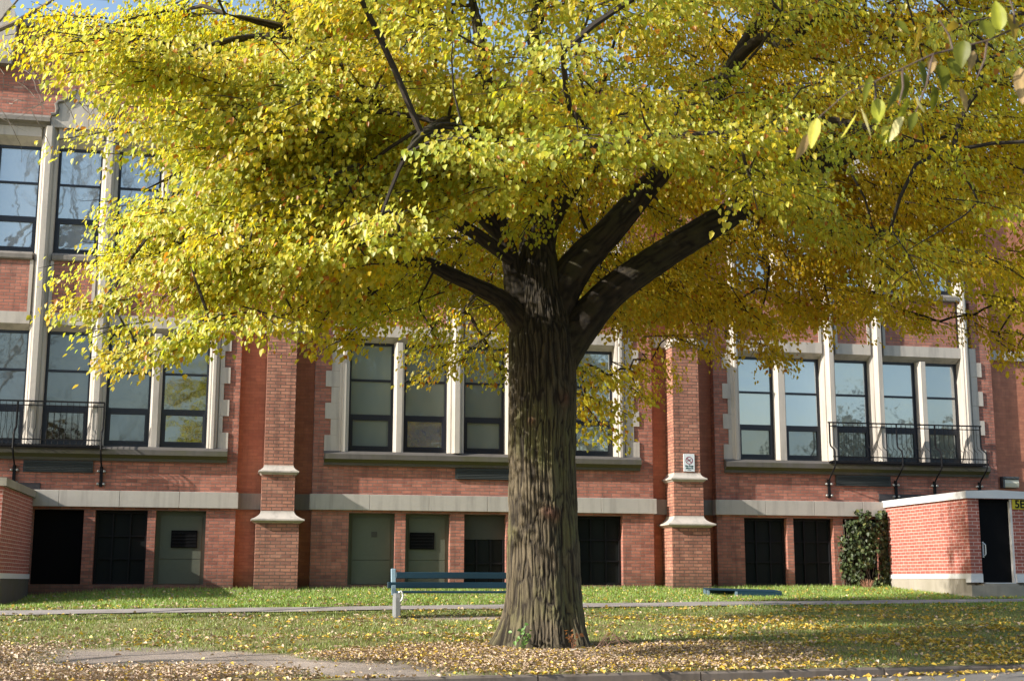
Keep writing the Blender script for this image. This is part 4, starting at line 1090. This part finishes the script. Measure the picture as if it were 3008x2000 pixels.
# the bough that crosses the stone scroll
m = MB(); P = [ray(*p) for p in ((-420, 330, 21.0), (-200, 190, 20.9), (-60, 112, 20.8), (45, 67, 20.7), (98, 36, 20.6), (150, 4, 20.5), (230, -60, 20.4))]
m.tube([Vector(p) - Vector(b1.location) for p in P], [.06, .05, .045, .04, .035, .025, .015], 8)
P = [ray(*p) for p in ((-300, 260, 21), (-120, 150, 21), (0, 62, 21), (52, 0, 21), (100, -70, 21))]; m.tube([Vector(p) - Vector(b1.location) for p in P], [.03, .025, .02, .016, .01], 6)
rr_ = random.Random(3)
for k in range(46):
    x, y = rr_.uniform(-40, 330), rr_.uniform(130, 330); p = Vector(ray(x, y, 20.6 + rr_.uniform(-.6, .6))); pts = [p]; d = Vector((rr_.uniform(.2, 1) * rr_.choice((-1, 1, 1)), rr_.uniform(-.4, .4), rr_.uniform(-1.0, .1))).normalized()
    for j in range(7):
        d = (d + Vector((rr_.gauss(0, .22), rr_.gauss(0, .2), rr_.gauss(-.06, .18)))).normalized(); pts.append(pts[-1] + d * .13)
    m.tube([q - Vector(b1.location) for q in pts], [.009 - .001 * j for j in range(8)], 3, False)
for k in range(26):
    x = rr_.uniform(-6.4, -2.0); p = Vector((x, 21 + rr_.uniform(-1.5, 1.5), rr_.uniform(9.3, 10.4))); d = Vector((rr_.gauss(.1, .25), rr_.gauss(0, .2), 1)).normalized(); pts = [p]
    for j in range(9):
        d = (d + Vector((rr_.gauss(0, .13), rr_.gauss(0, .13), .05))).normalized(); pts.append(pts[-1] + d * .45)
        if j > 1:
            for e_ in range(2):
                dd = (d + Vector((rr_.gauss(0, .6), rr_.gauss(0, .6), rr_.gauss(0, .4)))).normalized(); a = pts[-1]; m.tube([q - Vector(b1.location) for q in (a, a + dd * .4 + Vector((0, 0, .03)), a + dd * .8 + Vector((0, 0, .12)))], [.011, .008, .004], 3, False)
    m.tube([q - Vector(b1.location) for q in pts], [.03 - .0025 * j for j in range(10)], 4, False)
    q0 = Vector((-6.9, 21.5, 8.2)); m.tube([q - Vector(b1.location) for q in (q0, q0.lerp(p, .5) + Vector((0, 0, .5)), p)], [.05, .04, .03], 4, False)
m.build('drooping_boughs', M['bark2'], b1, fix=False)

# ------------------------------------------------------------------ near branch with large leaves at upper right, on a slim tree beside the photographer
def zb(x, y): return -1.0
nt = empty('young_tree', (4.0, .4, -1.02), label='large blurred green and yellow leaves hanging close at upper right', cat='tree')
ninv = Matrix.Translation(nt.location).inverted()
m = MB(); m.tube([(4.0, .4, -1.05), (4.02, .4, .2), (3.98, .42, 1.2), (4.0, .4, 2.3), (4.05, .4, 3.4)], [.05, .045, .04, .03, .015], 10)
o = m.build('trunk', M['bark2'], nt, fix=False, smooth=True); o.matrix_parent_inverse = ninv
ND = 2.75
twp = [ray(*p) for p in ((3330, -190, ND - .1), (3180, -60, ND - .05), (3060, 50, ND), (2900, 120, ND), (2740, 160, ND), (2570, 240, ND), (2490, 272, ND), (2400, 350, ND))]
m = MB(); m.tube([Vector((4.0, .4, 1.9)), Vector((2.9, 1.6, 1.95))] + [Vector(p) for p in twp], [.014, .010, .0065, .0045, .0035, .0028, .0024, .002, .0017, .0013], 6)
side = [((2900, 120), (2870, 230)), ((2740, 160), (2690, 330)), ((2800, 150), (2760, 60)), ((2650, 205), (2640, 310)), ((3060, 50), (3010, 190)), ((2980, 90), (2960, -20)), ((2570, 240), (2560, 330))]
for a, b in side: m.tube([Vector(ray(*a, ND)), Vector(ray((a[0] + b[0]) / 2 + 8, (a[1] + b[1]) / 2, ND)), Vector(ray(*b, ND))], [.003, .0025, .0015], 5)
o = m.build('branch', M['bark_near'], nt, fix=False); o.matrix_parent_inverse = ninv
# leaf: (stalk px, tip px, width px, colour kind)
nl_ = [((2400, 348), (2385, 440), 40, 'y'), ((2372, 395), (2340, 475), 30, 'b'), ((2515, 335), (2470, 405), 26, 'y'), ((2528, 320), (2558, 405), 36, 'p'), ((2575, 290), (2592, 375), 46, 'g2'), ((2560, 225), (2535, 290), 24, 'g'),
       ((2650, 215), (2655, 300), 48, 'g'), ((2640, 250), (2612, 320), 22, 'g'), ((2690, 285), (2690, 335), 36, 'p'), ((2655, 345), (2620, 415), 44, 'p'), ((2668, 290), (2630, 360), 24, 'g2'), ((2690, 330), (2665, 395), 30, 'g'), ((2740, 165), (2735, 215), 30, 'b'),
       ((2760, 190), (2780, 262), 50, 'g'), ((2790, 170), (2812, 245), 42, 'g'), ((2700, 180), (2715, 260), 38, 'g'), ((2740, 250), (2752, 330), 34, 'g'), ((2830, 120), (2822, 195), 56, 'g'), ((2890, 60), (2905, 135), 52, 'g'), ((2860, 150), (2850, 205), 28, 'b'),
       ((2940, 90), (2925, 0), 50, 'g2'), ((2800, 60), (2790, 110), 44, 'o'), ((2995, 200), (3005, 310), 44, 'b'), ((2960, 40), (2990, 100), 46, 'o'), ((2640, 60), (2650, 130), 40, 'g'), ((2590, 400), (2620, 345), 22, 'y'), ((2820, 260), (2845, 330), 26, 'b'), ((3040, 60), (3060, 160), 60, 'g'), ((2700, 70), (2690, 150), 40, 'o')]
NC = {'y': (.60, .55, .09), 'b': (.40, .28, .13), 'p': (.66, .60, .30), 'g': (.13, .145, .012), 'g2': (.32, .34, .03), 'o': (.32, .22, .03)}
V, F, C = [], [], []
for (a, b, wd, kk) in nl_:
    A = ray(*a, ND + random.uniform(-.05, .05)); T = ray(*b, ND + random.uniform(-.07, .07)); ax = T - A; L = np.linalg.norm(ax); ax = ax / L
    nv = np.array([random.gauss(-.2, .35), -1, random.gauss(.2, .3)]); nv -= ax * nv.dot(ax); nv /= np.linalg.norm(nv); sv = np.cross(nv, ax); wv = wd * ND / FPX * .52
    o0 = len(V); rows = 9; cur = random.uniform(-.35, .4); tw_ = random.uniform(-.55, .55)
    for i in range(rows):
        t_ = i / (rows - 1); ww = wv * (math.sin(math.pi * min(1, t_ ** .75 * .97 + .015)) ** .8) ; 
        for s_ in (-1, -.5, 0, .5, 1):
            jag = 1 + random.uniform(-.05, .05) + (random.uniform(-.2, .1) if kk in 'pb' else 0)
            ca, sa = math.cos(tw_ * t_), math.sin(tw_ * t_)
            sv2 = sv * ca + nv * sa; nv2 = nv * ca - sv * sa
            V.append(A + ax * L * t_ + sv2 * ww * s_ * jag + nv2 * (abs(s_) * ww * .35 - cur * L * t_ * t_ + random.uniform(-1, 1) * ww * .06))
            cc = np.array(NC[kk]) * random.uniform(.85, 1.1) * (1.25 if s_ == 0 else 1.0); C.append(cc)
    for i in range(rows - 1):
        for j in range(4): F.append((o0 + i * 5 + j, o0 + i * 5 + j + 1, o0 + (i + 1) * 5 + j + 1, o0 + (i + 1) * 5 + j))
me = np_mesh('foliage', np.array(V), np.array(F), np.array(C)); me.polygons.foreach_set('use_smooth', [True] * len(F))
o = link('foliage', me, M['leaf_near'], nt); o.matrix_parent_inverse = ninv

# ------------------------------------------------------------------ ivy in the basement opening beside the right shelter
iv = empty('climbing_ivy', (14.45, 29.8, -.12), label='dark green ivy filling the basement opening beside the right shelter', cat='plant')
iinv = Matrix.Translation(iv.location).inverted()
n = 2000
ix = rng.uniform(13.85, 15.1, n); iz = rng.uniform(-.1, 1.72, n); iy = 29.93 - rng.uniform(0, .28, n) * np.sin(np.clip((ix - 13.8) / 1.3, 0, 1) * math.pi) - .03
keep = fbm(np.stack([ix * 3.6, iy * 0, iz * 3.6], 1), 55, 3) + .22 * np.clip((iz - .1) / .8, 0, 1) - .15 * (iz > 1.45) > .53 + .25 * (ix < 14.02)
ix, iy, iz = ix[keep], iy[keep], iz[keep]; n = len(ix)
ax = unit(rng.normal(size=(n, 3)) * .5 + np.array([0, -.3, -.8])); nr = rng.normal(size=(n, 3)) * .5 + np.array([-.3, -.8, .3]); nr = unit(nr - ax * (nr * ax).sum(1)[:, None])
cc = np.array([.045, .065, .022]) * rng.uniform(.5, 1.8, (n, 1)); yl = rng.uniform(size=n) < .1; cc[yl] = np.array([.16, .17, .05])
sz = rng.uniform(.06, .11, n); v = leaves(np.stack([ix, iy, iz], 1), ax, nr, sz, sz * .85, cc)
o = link('foliage', np_mesh('foliage', *v[:2], v[2]), M['ivy'], iv); o.matrix_parent_inverse = iinv
m = MB()
for k in range(34):
    x = random.uniform(13.95, 15.05); p = [Vector((x, 29.9, -.2))]
    for j in range(8): p.append(p[-1] + Vector((random.gauss(0, .06), random.gauss(-.005, .012), random.uniform(.1, .26))))
    m.tube(p, .006, 4, False)
o = m.build('stems', M['bark2'], iv, fix=False); o.matrix_parent_inverse = iinv
# dry weeds at its foot
dw = empty('dry_weeds', (14.35, 29.55, float(zg(14.35, 29.55))), label='small tuft of reddish dry weeds at the foot of the ivy', cat='plant'); m = MB()
for k in range(60):
    a = random.uniform(0, 6.28); r0 = random.uniform(0, .12); h = random.uniform(.08, .26); m.tube([(r0 * math.cos(a), r0 * math.sin(a) * .6, -.02), (r0 * 1.5 * math.cos(a), r0 * math.sin(a), h * .6), (r0 * 2.4 * math.cos(a), r0 * 1.4 * math.sin(a), h)], [.004, .004, .002], 3, False)
m.build('stalks', paint_mat('dry_stalk', (.30, .15, .09), .8, .4), dw, fix=False)
# sprouts at the foot of the big tree
def sprout(x, y, label, col, n, h, r_, name):
    e = empty(name, (x, y, float(zg(x, y))), label=label, cat='plant'); m = MB(); tip = []
    for k in range(n):
        a = random.uniform(0, 6.28); q = Vector((math.cos(a) * r_ * random.uniform(.3, 1), math.sin(a) * r_ * random.uniform(.2, .7), h * random.uniform(.5, 1)))
        m.tube([(0, 0, -.03), q * .5 + Vector((0, 0, .05)), q], [.006, .005, .003], 4, False); tip += [q * f + Vector((0, 0, .03 * f)) for f in (.5, .75, .9, 1.0)]
    m.build('stems', paint_mat('sprout_stem', col[0], .7, .3), e, fix=False)
    tip = np.array([list(q) for q in tip]); tip = tip + rng.normal(size=(len(tip), 3)) * .02; k = len(tip)
    ax = unit(rng.normal(size=(k, 3)) + np.array([0, 0, .2])); nr = rng.normal(size=(k, 3)) * .6 + np.array([-.3, -.4, 1]); nr = unit(nr - ax * (nr * ax).sum(1)[:, None]); s_ = rng.uniform(.04, .075, k)
    v = leaves(tip, ax, nr, s_, s_ * .7, np.array(col[1]) * rng.uniform(.6, 1.3, (k, 1))); link('leaves', np_mesh('leaves', *v[:2], v[2]), M['grass'], e)
sprout(3.42, 16.35, 'bright green weed sprouting at the left foot of the trunk', ((.1, .14, .04), (.13, .27, .05)), 7, .30, .14, 'green_weed')
sprout(4.02, 16.25, 'rusty orange dry sprout at the middle foot of the trunk', ((.25, .12, .07), (.38, .16, .06)), 4, .30, .13, 'dry_sprout')
m = MB()
e = empty('bramble_stems', (4.35, 16.35, float(zg(4.35, 16.35))), label='arching thin bare stems at the right foot of the trunk', cat='plant')
for k in range(9):
    a = random.uniform(-.3, .5); m.tube([(random.uniform(-.1, .1), 0, -.03), (.05 + a * .2, -.05, random.uniform(.1, .25)), (.12 + a * .4, -.08, random.uniform(.12, .26)), (.22 + a * .5, -.1, random.uniform(-.02, .1))], [.006, .005, .004, .003], 4, False)
m.build('stems', paint_mat('bramble_stem', (.26, .16, .12), .7, .3), e, fix=False)
# stone at the foot
st = MB(); N1, N2 = 10, 16
vv = []
for i in range(N1 + 1):
    for j in range(N2):
        a, b = math.pi * i / N1, 2 * math.pi * j / N2; vv.append((.15 * math.sin(a) * math.cos(b), .09 * math.sin(a) * math.sin(b), .055 * math.cos(a)))
vv = np.array(vv); vv *= (1 + .35 * (fbm(vv * 14, 77)[:, None] - .5)); st.v = [tuple(q) for q in vv]
for i in range(N1):
    for j in range(N2): st.f.append((i * N2 + j, i * N2 + (j + 1) % N2, (i + 1) * N2 + (j + 1) % N2, (i + 1) * N2 + j)); st.m.append(0)
o = st.build('stone', M['concrete'], smooth=True); o.location = (4.02, 16.0, float(zg(4.02, 16.0)) + .02); tag(o, 'flat grey stone half sunk in leaves before the trunk', 'stone')

# ------------------------------------------------------------------ grass and fallen leaves (stuff)
def keep_out(x, y):
    k = (y > kerb_y(x) + .18) & (y < 29.95)
    k &= ~((y > 23.70 + .075 * (x - 3)) & (y < 24.80 + .075 * (x - 3)))
    k &= ~((x > 15.0) & (x < 16.5) & (y > 26.05)); k &= ~((x > -5.72) & (x < -4.25) & (y > 26.05))
    k &= ((x - TX) ** 2 + (y - TY) ** 2 > .55 ** 2)
    return k
def scatter(n, x0, x1, y0, y1):
    x, y = rng.uniform(x0, x1, n), rng.uniform(y0, y1, n); k = keep_out(x, y); return x[k], y[k]
gxs, gys = [], []
for n, box in ((150000, (-6.5, 21, 24.4, 30)), (190000, (-5.5, 16, 13.6, 24.2))):
    x, y = scatter(n, *box); gxs.append(x); gys.append(y)
x = np.concatenate(gxs); y = np.concatenate(gys)
pch = fbm(np.stack([x * 1.1, y * 1.1, 0 * x], 1), 101)
den = (1 - dirt_mask(x, y)) * (1 - .93 * litter_mask(x, y)) * np.where(y < 24, np.clip(.35 + 1.2 * (pch - .35) + (y - 14) * .05, .1, 1), 1)
k = rng.uniform(size=len(x)) < den; x, y, pch = x[k], y[k], pch[k]; n = len(x)
h = np.where(y > 24, rng.uniform(.045, .10, n), rng.uniform(.025, .06, n)) + .05 * (y > 29.5) * rng.uniform(0, 1, n); a = rng.uniform(0, 2 * math.pi, n); wd = rng.uniform(.006, .012, n)
p = np.stack([x, y, zg(x, y) - .008], 1); sv = np.stack([np.cos(a), np.sin(a), 0 * a], 1) * wd[:, None]
ln = rng.normal(size=(n, 3)) * .45; ln[:, 2] = 1; tip = p + unit(ln) * h[:, None]
V = np.stack([p - sv, p + sv, tip], 1).reshape(-1, 3); F = np.arange(n * 3).reshape(-1, 3)
back = (y > 24)[:, None]
c = np.where(back, np.array([.25, .38, .06]), np.array([.21, .28, .055])) * rng.uniform(.6, 1.4, (n, 1)) * (.75 + .5 * pch[:, None]); dry = rng.uniform(size=n) < np.where(y > 24, .14, .2); c[dry] = np.array([.38, .33, .14])
tag(link('grass', np_mesh('grass', V, F, np.repeat(c, 3, 0)), M['grass']), 'short green lawn grass', 'grass', kind='stuff')

lx, ly, kind = [], [], []
for n, box, kd in ((46000, (-5, 14, 13.6, 23.6), 0), (6500, (-5, 20, 23.6, 29.5), 1), (66000, (.4, 7.0, 13.6, 17.6), 2), (32000, (-4.5, 1.6, 13.6, 18.2), 3), (7000, (-5, 16, 24.2, 26.2), 4), (26000, (-3, 13, 12.3, 14.8), 5)):
    x, y = scatter(n, *box) if kd != 5 else (rng.uniform(box[0], box[1], n), rng.uniform(box[2], box[3], n)); r_ = rng.uniform(size=len(x)); pc = fbm(np.stack([x * .9, y * 1.4, 0 * x], 1), 131)
    if kd == 0: k = r_ < np.clip((pc - .38) * 2.4, .04, 1) * (1 - .84 * dirt_mask(x, y)) * np.clip(1.25 - (y - 15) * .09, .22, 1) * np.clip(.62 + (x + 1) * .11, .55, 1.5)
    elif kd in (2, 3): k = r_ < litter_mask(x, y)
    elif kd == 4: k = (r_ < np.exp(-((y - (24.95 + .075 * (x - 3))) / .35) ** 2) * np.clip((pc - .3) * 3, 0, 1))
    elif kd == 5: k = (r_ < np.clip(1.1 - np.abs(kerb_y(x) - y) / .3, 0.02, 1) * np.clip((pc - .3) * 3, 0, 1)) & (y < kerb_y(x) + .15)
    else: k = r_ < .8
    lx.append(x[k]); ly.append(y[k]); kind.append(np.full(k.sum(), kd))
x, y, kd = np.concatenate(lx), np.concatenate(ly), np.concatenate(kind); n = len(x)
z = np.where(kd == 5, np.where(y < kerb_y(x), road_z(x, y) + .014, zg(x, y) + .03), zg(x, y) + rng.uniform(.01, .05, n) + np.where((kd == 2) | (kd == 3), rng.uniform(0, .035, n), 0) * np.clip(np.hypot(x - TX, y - TY) - .7, .1, 1))
gold = np.array([[.76, .55, .08], [.72, .47, .06], [.80, .64, .18], [.66, .45, .10]]); tan = np.array([[.60, .45, .33], [.52, .38, .28], [.66, .52, .39], [.46, .33, .24], [.60, .46, .30]])
isg = rng.uniform(size=n) < np.where((kd == 2), .20, np.where(kd == 3, .08, np.where(kd == 4, .3, np.clip(.35 + (x - 1) * .06, .3, .8))))
c = np.where(isg[:, None], gold[rng.integers(0, 4, n)], tan[rng.integers(0, 5, n)]) * rng.uniform(.65, 1.15, (n, 1))
a = rng.uniform(0, 2 * math.pi, n); ax = unit(np.stack([np.cos(a), np.sin(a), rng.normal(0, .35, n)], 1)); nr = rng.normal(size=(n, 3)) * .34 + np.array([0, 0, 1]); nr = unit(nr - ax * (nr * ax).sum(1)[:, None])
s_ = rng.normal(.054, .013, n).clip(.03, .085) * np.where((kd == 2) | (kd == 3), .70, 1.05)
v = leaves(np.stack([x, y, z], 1) - ax * s_[:, None] * .5, ax, nr, s_, s_ * rng.uniform(.5, .8, n), c, .3)
tag(link('fallen_leaves', np_mesh('fallen_leaves', *v[:2], v[2]), M['fallen']), 'fallen yellow and brown leaves', 'leaves', kind='stuff')

# ------------------------------------------------------------------ woods and houses across the road behind the photographer: seen only in the window glass
n = 34000
x = rng.uniform(-55, 75, n); cr = np.floor(x / 7.0); hh = 4.5 + 6.5 * vnoise(np.stack([cr * .73, 0 * cr + 3, 0 * cr], 1), 8); hh = np.where((x > 24) & (x < 36), 4.5, np.where(x >= 36, hh * .45 + 8.0, np.where(x > -12, hh * .5 + 5.5, hh * .6)))
u = (x / 7.0 - cr - .5) * 2; z = -1 + hh * rng.uniform(.12, 1, n) * np.sqrt(np.clip(1 - .75 * u * u, .05, 1)); y = -22 + rng.normal(0, 2.2, n)
ax = unit(rng.normal(size=(n, 3))); nr = rng.normal(size=(n, 3)); nr = unit(nr - ax * (nr * ax).sum(1)[:, None]); s_ = rng.uniform(.3, .7, n)
tn = vnoise(np.stack([cr * .9, 0 * cr + 9, 0 * cr], 1), 12)[:, None]; c = (np.array([.10, .10, .03]) * (1 - tn) + np.array([.24, .15, .04]) * tn) * rng.uniform(.5, 1.4, (n, 1))
v = leaves(np.stack([x, y, z], 1), ax, nr, s_, s_ * .7, c)
tag(link('distant_trees', np_mesh('distant_trees', *v[:2], v[2]), M['far']), 'line of trees across the road mirrored in the window glass', 'trees', kind='stuff')

m = MB(); r = random.Random(21)
def twigs(p, d, L, rad, lev):
    q = p.copy(); pts = [q.copy()]; dd = d.copy()
    for k in range(4):
        dd = (dd + Vector((r.gauss(0, .12), r.gauss(0, .12), r.gauss(.03, .08)))).normalized(); q = q + dd * (L / 4); pts.append(q.copy())
    m.tube(pts, [rad * (1 - .12 * i) for i in range(5)], 4, False)
    if lev < 5:
        for k in range(4 if lev < 3 else 3):
            i = r.randint(2, 4); dv = dd; o1 = dv.orthogonal().normalized(); o2 = dv.cross(o1); a = r.uniform(0, 6.28)
            twigs(pts[i], (dv * .8 + (o1 * math.cos(a) + o2 * math.sin(a)) * r.uniform(.4, .8) + Vector((0, 0, .15))).normalized(), L * r.uniform(.6, .78), rad * .55, lev + 1)
for x, h in ((-24, 6.5), (-17, 5.5), (-11, 6.0)):
    twigs(Vector((x, -17 + r.uniform(-2, 2), -1.1)), Vector((r.gauss(0, .05), 0, 1)), h, .22, 0)
tag(m.build('distant_bare_trees', M['bark2'], fix=False), 'leafless trees across the road mirrored in the upper left windows', 'trees', kind='stuff')
